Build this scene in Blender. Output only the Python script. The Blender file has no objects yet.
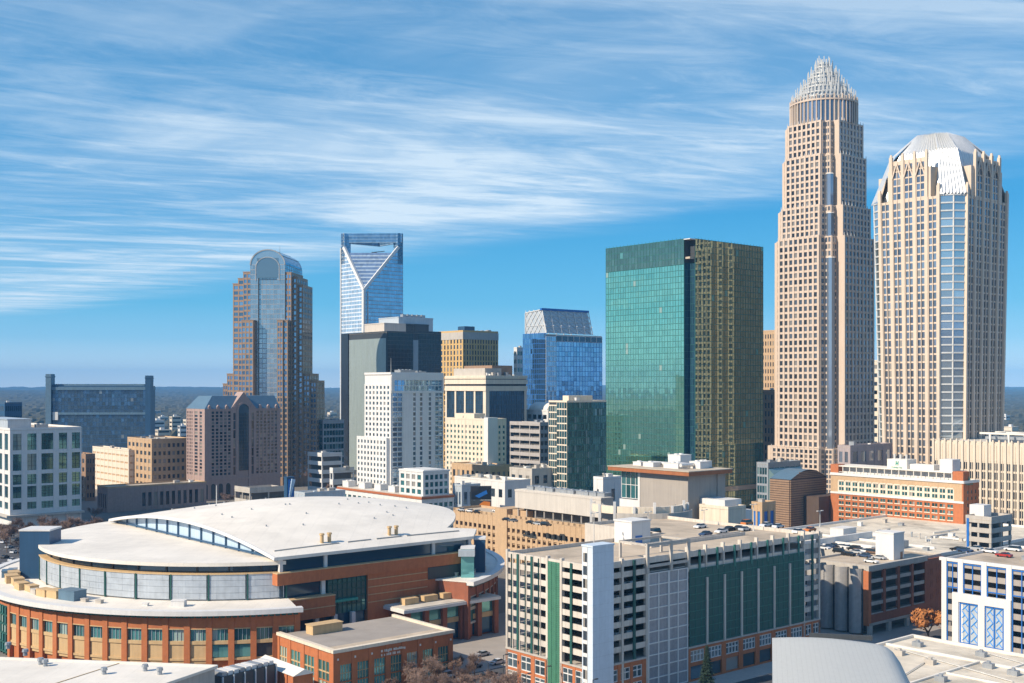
import bpy, math, random
from mathutils import Vector, Matrix, noise
random.seed(7)
S = bpy.context.scene
col = S.collection
F, H, HOR = 1150.0, 76.0, 386.0          # focal length in pixels, camera height, horizon row
RA = math.radians(40.4)                  # street grid direction
RV = Vector((math.cos(RA), math.sin(RA), 0)); LV = Vector((-math.sin(RA), math.cos(RA), 0))
# ------------------------------------------------------------------ camera, sky, sun, exposure
cd = bpy.data.cameras.new('camera'); cam = bpy.data.objects.new('camera', cd); col.objects.link(cam)
cam.location = (0, 0, H); cam.rotation_euler = (math.pi/2, 0, 0)
cd.sensor_width = 36; cd.lens = 36*F/1024; cd.shift_y = (HOR-341.5)/1024
cd.clip_start = 1; cd.clip_end = 80000
S.camera = cam
SUN = Vector((-0.86, -0.51, 0)).normalized(); EL = math.radians(36)
w = bpy.data.worlds.new('World'); S.world = w; w.use_nodes = True
nt = w.node_tree; nt.nodes.clear()
def N(t, **k):
    n = nt.nodes.new(t)
    for a, b in k.items(): setattr(n, a, b)
    return n
def lk(a, b): nt.links.new(a, b)
def mth(op, a, b=None, c=None, clamp=False):
    n = N('ShaderNodeMath', operation=op); n.use_clamp = clamp
    for i, v in enumerate((a, b, c)):
        if v is None: continue
        if isinstance(v, (int, float)): n.inputs[i].default_value = v
        else: lk(v, n.inputs[i])
    return n.outputs[0]
sky = N('ShaderNodeTexSky', sky_type='NISHITA', sun_disc=False, sun_elevation=EL, sun_rotation=math.atan2(SUN.x, SUN.y))
sky.air_density = 1.0; sky.dust_density = 0.2; sky.ozone_density = 1.6; sky.altitude = 200
hs = N('ShaderNodeHueSaturation'); hs.inputs['Saturation'].default_value = 1.2; hs.inputs['Value'].default_value = 1.0
hs.inputs['Hue'].default_value = 0.5
tint = N('ShaderNodeMix', data_type='RGBA', blend_type='MULTIPLY'); tint.inputs[0].default_value = 1; tint.inputs[7].default_value = (.80, .95, 1.06, 1)
lk(sky.outputs[0], tint.inputs[6]); lk(tint.outputs[2], hs.inputs['Color'])
tc = N('ShaderNodeTexCoord'); sx = N('ShaderNodeSeparateXYZ'); lk(tc.outputs['Generated'], sx.inputs[0])
zc = mth('MAXIMUM', sx.outputs[2], 0.035)
px = mth('DIVIDE', sx.outputs[0], zc); py = mth('DIVIDE', sx.outputs[1], zc)
# coordinates on the cloud layer: s along the cloud edge, t across it
s_ = mth('ADD', mth('MULTIPLY', px, 0.95), mth('MULTIPLY', py, -0.31))
t2_ = mth('ADD', mth('MULTIPLY', px, 0.31), mth('MULTIPLY', py, 0.95))
t_ = mth('ADD', mth('MULTIPLY', mth('ADD', px, 8.0), -0.764), mth('MULTIPLY', mth('ADD', py, -18.0), -0.645))
def cnoise(fs, ft, scale, detail, rough, dist, off, ang=-18):
    ca, sa = math.cos(math.radians(ang)), math.sin(math.radians(ang))
    s_ = mth('ADD', mth('MULTIPLY', px, ca), mth('MULTIPLY', py, sa)); t2_ = mth('ADD', mth('MULTIPLY', px, -sa), mth('MULTIPLY', py, ca))
    cv = N('ShaderNodeCombineXYZ'); lk(mth('MULTIPLY', s_, fs), cv.inputs[0]); lk(mth('MULTIPLY', t2_, ft), cv.inputs[1]); cv.inputs[2].default_value = off
    n = N('ShaderNodeTexNoise'); lk(cv.outputs[0], n.inputs['Vector'])
    n.inputs['Scale'].default_value = scale; n.inputs['Detail'].default_value = detail
    n.inputs['Roughness'].default_value = rough; n.inputs['Distortion'].default_value = dist
    return n.outputs['Fac']
def ramp(v, a, b):
    m = N('ShaderNodeMapRange', interpolation_type='SMOOTHSTEP'); lk(v, m.inputs[0])
    m.inputs[1].default_value = a; m.inputs[2].default_value = b; return m.outputs[0]
edge = mth('ADD', t_, mth('MULTIPLY', mth('SUBTRACT', cnoise(.22, .5, 1, 4, .6, .6, 3), .5), 1.8))
mask = ramp(edge, -0.1, 1.3)
rim = mth('MULTIPLY', ramp(edge, 0, 1.6), mth('SUBTRACT', 1, ramp(edge, 2.2, 7)))
big = ramp(cnoise(.13, .40, 1, 5, .58, 1.0, 0, -36), .34, .70)
fine = mth('ADD', mth('MULTIPLY', ramp(cnoise(.40, 1.0, 1, 8, .60, 1.1, 7, 14), .40, .74), .62), mth('MULTIPLY', ramp(cnoise(1.3, 3.2, 1, 9, .68, 1.2, 31, 24), .40, .72), .30))
veil = mth('MULTIPLY', mask, mth('ADD', mth('MULTIPLY', mth('ADD', big, mth('MULTIPLY', rim,  .50)), .23), mth('MULTIPLY', mth('MULTIPLY', fine, mth('ADD', mth('ADD', big, rim), .20)), .56)), clamp=True)
wisp = mth('MULTIPLY', ramp(cnoise(.5, 1.2, 1, 8, .66, 1.4, 21, 30), .5, .8), .22)
dens = mth('MINIMUM', mth('ADD', veil, mth('MULTIPLY', wisp, mask)), .85)
dens = mth('MULTIPLY', mth('MULTIPLY', dens, ramp(sx.outputs[2], 0.0, 0.05)), mth('SUBTRACT', 1, mth('MULTIPLY', ramp(sx.outputs[2], .15, .36), .45)))
cr = N('ShaderNodeValToRGB'); lk(sx.outputs[2], cr.inputs[0]); e_ = cr.color_ramp.elements
K = 1/.163
for pos, c_ in ((0.0, (.85, .95, 1.0)), (.022, (.50, .74, .93)), (.04, (.22, .54, .82)), (.07, (.075, .42, .72)), (.15, (.022, .30, .62)), (.32, (.018, .225, .50))):
    q_ = e_[0] if pos == 0 else (e_[-1] if pos == .32 else e_.new(pos))
    q_.position = pos; q_.color = tuple(min(1, v) for v in c_)+(1,)
sck = N('ShaderNodeVectorMath', operation='SCALE'); lk(cr.outputs[0], sck.inputs[0]); sck.inputs[3].default_value = K
skm = N('ShaderNodeMix', data_type='RGBA'); lk(mth('MULTIPLY', .85, mth('SUBTRACT', 1, ramp(sx.outputs[2], .34, .8))), skm.inputs[0]); lk(hs.outputs[0], skm.inputs[6]); lk(sck.outputs[0], skm.inputs[7])
mx = N('ShaderNodeMix', data_type='RGBA'); lk(dens, mx.inputs[0]); lk(skm.outputs[2], mx.inputs[6]); mx.inputs[7].default_value = (4.5, 5.25, 5.85, 1)
bg = N('ShaderNodeBackground'); bg.inputs[1].default_value = 0.142
lk(mx.outputs[2], bg.inputs[0])
wo = N('ShaderNodeOutputWorld'); lk(bg.outputs[0], wo.inputs[0])
sl = bpy.data.lights.new('sun', 'SUN'); sl.energy = 4.9; sl.angle = math.radians(0.5); sl.color = (1, .87, .69)
so = bpy.data.objects.new('sun', sl); col.objects.link(so)
so.rotation_euler = (SUN*math.cos(EL)+Vector((0, 0, math.sin(EL)))).to_track_quat('Z', 'Y').to_euler(); so.location = (-300, -200, 500)
S.view_settings.view_transform = 'Standard'; S.view_settings.look = 'None'; S.view_settings.exposure = 0.34; S.view_settings.gamma = 1
S.cycles.use_denoising = True; S.cycles.max_bounces = 5; S.cycles.diffuse_bounces = 2; S.cycles.glossy_bounces = 3; S.cycles.volume_bounces = 0
S.cycles.sample_clamp_indirect = 6
# ------------------------------------------------------------------ helpers
def X(p, d): return (p-512)/F*d
def Z(p, d): return H-(p-HOR)/F*d
def hit(C, D, p):
    t = (p-512)/F
    return (t*C[1]-C[0])/(D[0]-t*D[1])
def lin(h):
    v = [int(h[i:i+2], 16)/255 for i in (0, 2, 4)]
    return tuple((c/12.92 if c <= .04045 else ((c+.055)/1.055)**2.4) for c in v)
def tag(o, label, cat, group=None, kind=None):
    o['label'] = label; o['category'] = cat
    if group: o['group'] = group
    if kind: o['kind'] = kind
    return o
def thing(name, label, cat, loc=(0, 0, 0), rz=0, group=None):
    o = bpy.data.objects.new(name, None); col.objects.link(o); o.location = loc; o.rotation_euler = (0, 0, rz)
    return tag(o, label, cat, group)
def ordn(i): 
    if i >= 20: return ['twenty', 'thirty', 'forty', 'fifty', 'sixty', 'seventy', 'eighty'][(i+1)//10-2]+'-'+ordn((i+1)%10-1) if (i+1) % 10 else ['twentieth', 'thirtieth', 'fortieth', 'fiftieth', 'sixtieth', 'seventieth', 'eightieth'][(i+1)//10-2]
    return ['first', 'second', 'third', 'fourth', 'fifth', 'sixth', 'seventh', 'eighth', 'ninth', 'tenth', 'eleventh', 'twelfth',
    'thirteenth', 'fourteenth', 'fifteenth', 'sixteenth', 'seventeenth', 'eighteenth', 'nineteenth', 'twentieth'][i]
class MB:
    def __init__(s): s.v = []; s.f = []; s.m = []; s.r = []; s.nd = []
    def face(s, pts, m=0, r=None):
        n = len(s.v); s.v += [tuple(p) for p in pts]; s.f.append(tuple(range(n, n+len(pts)))); s.m.append(m); s.r.append(random.random() if r is None else r)
    def raw(s, vs, fs, m=0):
        n = len(s.v); s.v += [tuple(p) for p in vs]; r = random.random()
        for f in fs: s.f.append(tuple(n+i for i in f)); s.m.append(m); s.r.append(r)
    def box(s, x0, x1, y0, y1, z0, z1, m=0):
        if x0 > x1: x0, x1 = x1, x0
        if y0 > y1: y0, y1 = y1, y0
        s.raw([(x0, y0, z0), (x1, y0, z0), (x1, y1, z0), (x0, y1, z0), (x0, y0, z1), (x1, y0, z1), (x1, y1, z1), (x0, y1, z1)],
              [(3, 2, 1, 0), (4, 5, 6, 7), (0, 1, 5, 4), (1, 2, 6, 5), (2, 3, 7, 6), (3, 0, 4, 7)], m)
    def prism(s, poly, z0, z1, m=0, mt=None):
        n = len(poly); r = random.random()
        A = sum(poly[i][0]*poly[(i+1) % n][1]-poly[(i+1) % n][0]*poly[i][1] for i in range(n))
        if A < 0: poly = poly[::-1]
        b = len(s.v); s.v += [(p[0], p[1], z0) for p in poly]+[(p[0], p[1], z1) for p in poly]
        for i in range(n):
            j = (i+1) % n; s.f.append((b+i, b+j, b+n+j, b+n+i)); s.m.append(m); s.r.append(r)
        s.f.append(tuple(b+i for i in range(n-1, -1, -1))); s.m.append(m); s.r.append(r)
        s.f.append(tuple(b+n+i for i in range(n))); s.m.append(m if mt is None else mt); s.r.append(r)
    def tube(s, p, q, r0, r1=None, n=6, m=0):
        r1 = r0 if r1 is None else r1
        p = Vector(p); q = Vector(q); d = (q-p).normalized(); a = d.orthogonal().normalized(); b = d.cross(a)
        vs = []
        for c, r in ((p, r0), (q, r1)):
            for i in range(n):
                t = 2*math.pi*i/n; vs.append(c+a*(r*math.cos(t))+b*(r*math.sin(t)))
        fs = [(i, (i+1) % n, n+(i+1) % n, n+i) for i in range(n)]+[tuple(range(n-1, -1, -1)), tuple(range(n, 2*n))]
        s.raw(vs, fs, m)
    def arc(s, c, r0, r1, a0, a1, z0, z1, n, m=0, gap=0):
        for i in range(n):
            t0 = a0+(a1-a0)*i/n; t1 = a0+(a1-a0)*(i+1)/n
            t1 -= (t1-t0)*gap
            P = lambda r, t: (c[0]+r*math.cos(t), c[1]+r*math.sin(t))
            s.prism([P(r0, t0), P(r1, t0), P(r1, t1), P(r0, t1)], z0, z1, m)
    def bar(s, p, q, wd, m=0, n=4): s.tube(p, q, wd*.707, None, n, m)
    def build(s, name, mats, parent=None, xf=None, smooth=False, loc=None):
        if not s.f: return None
        me = bpy.data.meshes.new(name)
        me.from_pydata([xf(v) for v in s.v] if xf else s.v, [], s.f)
        for m in (mats if isinstance(mats, (list, tuple)) else [mats]): me.materials.append(m)
        me.polygons.foreach_set('material_index', s.m)
        at = me.attributes.new('rnd', 'FLOAT', 'FACE'); at.data.foreach_set('value', s.r)
        if smooth: me.polygons.foreach_set('use_smooth', [True]*len(s.f))
        me.update()
        o = bpy.data.objects.new(name, me); col.objects.link(o)
        if parent: o.parent = parent
        if loc: o.location = loc
        return o
# ------------------------------------------------------------------ materials
def nodes(name):
    m = bpy.data.materials.new(name); m.use_nodes = True
    return m, m.node_tree, m.node_tree.nodes['Principled BSDF']
def mat(name, c, rough=.8, var=.16, scale=.25, metal=0, streak=.1, bump=0, spec=.4, seam=None, stain=0):
    m, t, p = nodes(name)
    if isinstance(c, str): c = lin(c)
    p.inputs['Roughness'].default_value = rough; p.inputs['Metallic'].default_value = metal; p.inputs['Specular IOR Level'].default_value = spec
    tcn = t.nodes.new('ShaderNodeTexCoord')
    n1 = t.nodes.new('ShaderNodeTexNoise'); n1.inputs['Scale'].default_value = scale; n1.inputs['Detail'].default_value = 6; n1.inputs['Roughness'].default_value = .65
    t.links.new(tcn.outputs['Object'], n1.inputs['Vector'])
    mp = t.nodes.new('ShaderNodeMapping'); mp.inputs['Scale'].default_value = (1.3, 1.3, .06); t.links.new(tcn.outputs['Object'], mp.inputs[0])
    n2 = t.nodes.new('ShaderNodeTexNoise'); n2.inputs['Scale'].default_value = 1.0; n2.inputs['Detail'].default_value = 3; t.links.new(mp.outputs[0], n2.inputs['Vector'])
    def M_(op, a, b):
        n = t.nodes.new('ShaderNodeMath'); n.operation = op
        for i, v in enumerate((a, b)):
            if isinstance(v, (int, float)): n.inputs[i].default_value = v
            else: t.links.new(v, n.inputs[i])
        return n.outputs[0]
    k = M_('ADD', M_('MULTIPLY', M_('SUBTRACT', n1.outputs['Fac'], .5), var*4), M_('MULTIPLY', M_('SUBTRACT', n2.outputs['Fac'], .5), streak*4))
    k = M_('ADD', k, 1.0)
    if stain:     # dirt and ponding patches with soft edges
        n3 = t.nodes.new('ShaderNodeTexNoise'); n3.inputs['Scale'].default_value = .045; n3.inputs['Detail'].default_value = 7; n3.inputs['Roughness'].default_value = .62; n3.inputs['Distortion'].default_value = .6
        t.links.new(tcn.outputs['Object'], n3.inputs['Vector'])
        mr = t.nodes.new('ShaderNodeMapRange'); mr.inputs[1].default_value = .50; mr.inputs[2].default_value = .66; t.links.new(n3.outputs['Fac'], mr.inputs[0])
        k = M_('SUBTRACT', k, M_('MULTIPLY', mr.outputs[0], stain))
    if seam:      # joints between sheets or panels: (period x, y, z, width, darkening)
        sp = t.nodes.new('ShaderNodeSeparateXYZ'); t.links.new(tcn.outputs['Object'], sp.inputs[0])
        for ax in range(3):
            if seam[ax]: k = M_('SUBTRACT', k, M_('MULTIPLY', M_('LESS_THAN', M_('FRACT', M_('DIVIDE', M_('ADD', sp.outputs[ax], 1000.07), seam[ax]), 0), seam[3]/seam[ax]), seam[4]))
    v = t.nodes.new('ShaderNodeVectorMath'); v.operation = 'SCALE'; v.inputs[0].default_value = c; t.links.new(k, v.inputs[3])
    t.links.new(v.outputs[0], p.inputs['Base Color'])
    if bump:
        b = t.nodes.new('ShaderNodeBump'); b.inputs['Strength'].default_value = bump; b.inputs['Distance'].default_value = .2
        t.links.new(n1.outputs['Fac'], b.inputs['Height']); t.links.new(b.outputs[0], p.inputs['Normal'])
    return m
def glass(name, c, metal=.0, rough=.06, blind=.0, var=.5, bc=(.35, .33, .3), spec=.7):
    # window glass: tint varies pane by pane, a few panes show pale blinds
    m, t, p = nodes(name)
    p.inputs['Roughness'].default_value = rough; p.inputs['Metallic'].default_value = metal; p.inputs['Specular IOR Level'].default_value = spec
    a = t.nodes.new('ShaderNodeAttribute'); a.attribute_name = 'rnd'
    r = t.nodes.new('ShaderNodeMapRange'); r.inputs[3].default_value = 1-var; r.inputs[4].default_value = 1+var; t.links.new(a.outputs['Fac'], r.inputs[0])
    v = t.nodes.new('ShaderNodeVectorMath'); v.operation = 'SCALE'; v.inputs[0].default_value = c; t.links.new(r.outputs[0], v.inputs[3])
    out = v.outputs[0]
    if blind:
        s2 = t.nodes.new('ShaderNodeMath'); s2.operation = 'FRACT'
        s1 = t.nodes.new('ShaderNodeMath'); s1.operation = 'MULTIPLY'; s1.inputs[1].default_value = 7.31; t.links.new(a.outputs['Fac'], s1.inputs[0]); t.links.new(s1.outputs[0], s2.inputs[0])
        g = t.nodes.new('ShaderNodeMath'); g.operation = 'LESS_THAN'; g.inputs[1].default_value = blind; t.links.new(s2.outputs[0], g.inputs[0])
        x = t.nodes.new('ShaderNodeMix'); x.data_type = 'RGBA'; t.links.new(g.outputs[0], x.inputs[0]); t.links.new(out, x.inputs[6]); x.inputs[7].default_value = (*bc, 1)
        out = x.outputs[2]
        if metal:
            y = t.nodes.new('ShaderNodeMath'); y.operation = 'MULTIPLY_ADD'; y.inputs[1].default_value = -metal*.6; y.inputs[2].default_value = metal
            t.links.new(g.outputs[0], y.inputs[0]); t.links.new(y.outputs[0], p.inputs['Metallic'])
    t.links.new(out, p.inputs['Base Color'])
    return m
def banded(name, c, cb, floor=4.0, frac=.3, metal=.8, rough=.08, vert=0, vfrac=.12):
    # far curtain wall: glass with spandrel lines every storey and mullion lines
    m, t, p = nodes(name)
    p.inputs['Roughness'].default_value = rough
    tcn = t.nodes.new('ShaderNodeTexCoord'); sp = t.nodes.new('ShaderNodeSeparateXYZ'); t.links.new(tcn.outputs['Object'], sp.inputs[0])
    def M_(op, a, b):
        n = t.nodes.new('ShaderNodeMath'); n.operation = op
        for i, v in enumerate((a, b)):
            if isinstance(v, (int, float)): n.inputs[i].default_value = v
            else: t.links.new(v, n.inputs[i])
        return n.outputs[0]
    def line(v, per, fr): return M_('LESS_THAN', M_('FRACT', M_('DIVIDE', v, per), 0), fr)
    k = line(sp.outputs[2], floor, frac)
    if vert: k = M_('MAXIMUM', k, line(M_('ADD', M_('ADD', sp.outputs[0], sp.outputs[1]), 500), vert, vfrac))
    x = t.nodes.new('ShaderNodeMix'); x.data_type = 'RGBA'; t.links.new(k, x.inputs[0]); x.inputs[6].default_value = (*c, 1); x.inputs[7].default_value = (*cb, 1)
    wn = t.nodes.new('ShaderNodeTexWhiteNoise'); sn = t.nodes.new('ShaderNodeVectorMath'); sn.operation = 'SNAP'; sn.inputs[1].default_value = (3, 3, floor)
    t.links.new(tcn.outputs['Object'], sn.inputs[0]); t.links.new(sn.outputs[0], wn.inputs['Vector'])
    sc = t.nodes.new('ShaderNodeVectorMath'); sc.operation = 'SCALE'; t.links.new(x.outputs[2], sc.inputs[0])
    r = t.nodes.new('ShaderNodeMapRange'); r.inputs[3].default_value = .82; r.inputs[4].default_value = 1.18; t.links.new(wn.outputs[0], r.inputs[0]); t.links.new(r.outputs[0], sc.inputs[3])
    t.links.new(sc.outputs[0], p.inputs['Base Color'])
    t.links.new(M_('MULTIPLY', M_('SUBTRACT', 1, k), metal), p.inputs['Metallic'])
    t.links.new(M_('ADD', M_('MULTIPLY', k, .4), rough), p.inputs['Roughness'])
    return m
def brick(name, c, c2=None, **k):
    return mat(name, c, rough=.85, var=.12, scale=.8, streak=.08, **k)
M = dict(
    stain=mat('stained_roof', (.66, .58, .46), .9, .26, .15, streak=0, seam=(6, 0, 0, .25, .15), stain=.42),
    offw=mat('off_white_panel', (.56, .51, .45), .8, .06, .2),
    cols=mat('cream_stone', (.66, .56, .44), .7, .06, .2),
    blk=glass('black_glass', (.018, .022, .03), 0, .08, 0, .3, spec=.5),
    slat=mat('dark_louvre_gap', (.09, .06, .045), .8, .1, .5),  # brown darkened to stand for the shade between louvres
    granite=mat('pink_granite', (.58, .46, .365), .55, .06, .12, streak=.05),
    hearst=mat('buff_granite', (.64, .515, .40), .55, .06, .12, streak=.05),
    cream=mat('cream_stucco', (.70, .60, .47), .8, .06, .2),
    white=mat('white_panel', (.68, .66, .63), .6, .05, .15, streak=.06),
    roofw=mat('white_roof_membrane', (.77, .71, .62), .75, .12, .09, streak=0, seam=(4.2, 0, 0, .2, .07), stain=.10),
    fold=mat('silver_folded_metal', (.66, .66, .64), .32, .05, .5, metal=.45),
    dirty=mat('weathered_white_roof', (.64, .58, .49), .85, .20, .09, streak=0, stain=.3),
    gravel=mat('tan_gravel_roof', (.50, .42, .32), .95, .16, .15, streak=0),
    grey=mat('grey_metal', (.33, .35, .37), .5, .10, .3, metal=.3),
    dark=mat('dark_metal', (.05, .055, .06), .5, .1, .3),
    conc=mat('concrete', (.46, .42, .37), .85, .11, .25, streak=.1),
    deck=mat('parking_deck', (.52, .42, .31), .9, .17, .12, streak=0, seam=(9, 9, 0, .2, .2), stain=.28),
    inner=mat('garage_interior', (.16, .15, .14), .9, .1, .3),  # dark grey stands for the unlit depth behind the openings
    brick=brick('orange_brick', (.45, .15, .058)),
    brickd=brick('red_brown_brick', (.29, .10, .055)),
    brown=brick('brown_brick', (.30, .19, .12)),
    tanb=brick('tan_brick', (.50, .34, .20)),
    tanp=mat('tan_panel', (.55, .38, .20), .8, .08, .4),
    purple=brick('mauve_granite', (.38, .27, .235)),
    welltan=mat('brown_granite', (.35, .235, .155), .5, .06, .2),
    navy=mat('blue_metal_panel', (.025, .075, .15), .45, .06, .3),
    panel=mat('pale_metal_panel', (.48, .53, .57), .45, .07, .5, metal=.2),
    gold=mat('gold_panel', (.62, .40, .15), .5, .08, .3),
    greenm=mat('green_metal_screen', (.018, .088, .075), .6, .1, .8),
    greenp=mat('green_mullion', (.03, .14, .12), .5, .1, .8),
    teal=mat('verdigris', (.05, .30, .24), .6, .1, .5),
    bluep=mat('blue_paint', (.02, .14, .45), .5, .08, .5),
    skyp=mat('light_blue_glass_panel', (.42, .55, .68), .3, .04, .3),
    bluel=mat('bright_blue_figure', (.03, .28, .72), .5, .05, .5),
    wood=mat('wood_soffit', (.34, .12, .045), .6, .12, .5),
    beige=mat('beige_panel', (.36, .32, .28), .7, .06, .2),
    asphalt=mat('asphalt', (.075, .075, .08), .95, .14, .2, streak=0),
    pave=mat('pavement', (.34, .30, .26), .9, .14, .15, streak=0),
    paint=mat('road_paint', (.7, .7, .66), .8, .1, 1),
    silver=mat('silver_rod', (.66, .64, .60), .4, .05, .5, metal=.25),
    slate=mat('blue_slate_roof', (.12, .20, .27), .5, .12, .4, metal=.3),
    bark=mat('bark', (.15, .105, .08), .95, .2, 2),
    twig=mat('bare_twigs', (.24, .16, .125), .95, .3, 1.2),
    needle=mat('evergreen_needles', (.02, .04, .025), .9, .35, 2),
    pale=glass('pale_corner_glass', (.48, .56, .62), .85, .05, 0, .2),
    rust=mat('rust_leaves', (.40, .155, .045), .9, .35, 2),
    orange=mat('orange_paint', (.75, .22, .03), .5, .05, 1),
    red=mat('rust_metal', (.40, .12, .04), .6, .15, 1),
    win=glass('window_glass', (.030, .042, .055), .12, .06, .20, .85, (.26, .24, .21)),
    wint=glass('teal_window', (.05, .16, .17), .35, .07, .10, .5),
    winb=glass('blue_window', (.24, .36, .48), .8, .05, 0, .35),
    winh=glass('violet_blue_window', (.27, .31, .37), .7, .05, .05, .4),
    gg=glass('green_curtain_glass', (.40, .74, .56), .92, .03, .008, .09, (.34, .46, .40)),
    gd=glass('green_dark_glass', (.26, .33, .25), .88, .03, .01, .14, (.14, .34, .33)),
    gb=glass('blue_curtain_glass', (.20, .38, .56), .9, .03, 0, .2),
    gt=glass('teal_curtain_glass', (.10, .24, .26), .8, .04, .08, .4, (.2, .3, .3)),
    gl=glass('arena_teal_glass', (.12, .33, .34), .5, .06, .2, .4, (.38, .5, .46)),
    gn=glass('navy_glass', (.035, .085, .14), .4, .08, 0, .25),
    gs=glass('silver_glass', (.42, .48, .52), .8, .1, 0, .12),
    wing=glass('granite_tower_window', (.085, .095, .11), .45, .06, .14, .7, (.24, .22, .2)),
    gp=glass('deep_blue_office_glass', (.10, .17, .25), .7, .05, .01, .22, (.2, .24, .27)),
    gw=glass('grey_office_glass', (.14, .20, .24), .6, .06, .1, .5),
)
# ------------------------------------------------------------------ building kit
class Bld:
    def __init__(s, name, label, cat, xc, d, xl, xr, ang=None, group=None, z=0, a=None, b=None):
        ang = RA if ang is None else ang
        s.C = Vector((X(xc, d), d, z)); s.root = thing(name, label, cat, s.C, ang, group)
        s.Mx = Matrix.Translation(s.C) @ Matrix.Rotation(ang, 4, 'Z')
        u = (math.cos(ang), math.sin(ang)); v = (-u[1], u[0])
        s.a = a or abs(hit(s.C, u, xr)); s.b = b or abs(hit(s.C, v, xl)); s.d = d
        s.roof_o = None; s.xf = None; s.wins = []; s.wall = MB(); s.off = {'R': 0., 'L': 0., 'E': 0., 'N': 0.}
    def u(s, p, w=0.): # pixel column -> distance along the right face
        return hit((s.C + s.vv()*w), s.uv(), p)
    def uv(s): return (s.Mx.to_3x3() @ Vector((1, 0, 0)))
    def vv(s): return (s.Mx.to_3x3() @ Vector((0, 1, 0)))
    def v(s, p): return hit(s.C, s.vv(), p)
    def fb(s, mb, side, u0, u1, z0, z1, o0, o1, m=0):
        f = s.off[side]
        if side == 'R': mb.box(u0, u1, f-o1, f-o0, z0, z1, m)
        elif side == 'L': mb.box(f-o1, f-o0, u0, u1, z0, z1, m)
        elif side == 'E': mb.box(f+o0, f+o1, u0, u1, z0, z1, m)
        else: mb.box(u0, u1, f+o0, f+o1, z0, z1, m)
    def win(s, side, u0, u1, z0, z1, o=.05, m=0):
        mb = MB(); s.fb(mb, side, u0, u1, z0, z1, -.1, o, m); s.wins.append(mb)
    def facade(s, side, cols, rows, u0, u1, z0, z1, dep=.35, m=0, sm=None, inset=.08, wm=0, piers=True):
        if piers:
            e = [u0]+[q for c in cols for q in c]+[u1]
            for i in range(0, len(e), 2):
                if e[i+1]-e[i] > .02: s.fb(s.wall, side, e[i], e[i+1], z0, z1, -.05, dep, m)
        e = [z0]+[q for c in rows for q in c]+[z1]
        for i in range(0, len(e), 2):
            if e[i+1]-e[i] > .05: s.fb(s.wall, side, u0+.01, u1-.01, e[i]+.011, e[i+1]-.011, -.06, dep-inset, m if sm is None else sm)
        for c in cols:
            for r in rows: s.win(side, c[0]-.02, c[1]+.02, r[0]-.02, r[1]+.02, .05, wm)
    def corner(s, z0, z1, dep=.35, m=0, w=.5, x=0., y=0.):
        s.wall.box(x-dep-.02, x+w, y-dep-.02, y+w, z0, z1, m)
    def curtain(s, side, u0, u1, z0, z1, nu, nz, gm, mm, mull=.12, hb=None, tilt=.004, name='glazing', out=.06, mname='mullion_grid', hz=True):
        g = MB(); k = MB(); du = (u1-u0)/nu; dz = (z1-z0)/nz; f = s.off[side]
        def P(u, z, o): return {'R': (u, f-o, z), 'L': (f-o, u, z), 'E': (f+o, u, z), 'N': (u, f+o, z)}[side]
        for i in range(nu):
            for j in range(nz):
                a = random.gauss(0, tilt)*du/2; b = random.gauss(0, tilt)*dz/2
                A, B, C, D = u0+i*du, u0+(i+1)*du, z0+j*dz, z0+(j+1)*dz
                g.face([P(A, C, out-a-b), P(B, C, out+a-b), P(B, D, out+a+b), P(A, D, out-a+b)])
        for i in range(nu+1): s.fb(k, side, u0+i*du-mull/2, u0+i*du+mull/2, z0, z1, -.02, out+.12)
        if hz:
            for j in range(nz+1): s.fb(k, side, u0, u1, z0+j*dz-(hb or mull)/2, z0+j*dz+(hb or mull)/2, -.02, out+.10)
        g.build(name, gm, s.root, s.xf); k.build(mname, mm, s.root, s.xf)
    def roof(s, x0, x1, y0, y1, z, rm, pm=None, par=.9, t=.35):
        r = MB(); r.box(x0+.02, x1-.02, y0+.02, y1-.02, z-.3, z, 0)
        p = 1 if pm else 0
        r.box(x0, x1, y0, y0+t, z-.2, z+par, p); r.box(x0, x1, y1-t, y1, z-.2, z+par, p)
        r.box(x0, x0+t, y0+t, y1-t, z-.2, z+par-.01, p); r.box(x1-t, x1, y0+t, y1-t, z-.2, z+par-.01, p)
        s.roof_o = r.build('roof', [rm, pm] if pm else rm, s.root, s.xf); return s.roof_o
    def unit(s, x, y, z, sx, sy, sz, m=None, name='rooftop_unit'):
        k = MB(); k.box(x, x+sx, y, y+sy, z, z+sz); k.box(x-.12, x+sx+.12, y-.12, y+sy+.12, z+sz, z+sz+.15)
        if sx > 3 and name == 'rooftop_unit':
            for i in range(int(sx//2.5)): k.tube((x+1.3+2.5*i, y+sy/2, z+sz+.1), (x+1.3+2.5*i, y+sy/2, z+sz+.55), .8, .8, 8)
        return k.build(name, m or M['grey'], s.roof_o or s.root)
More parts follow.
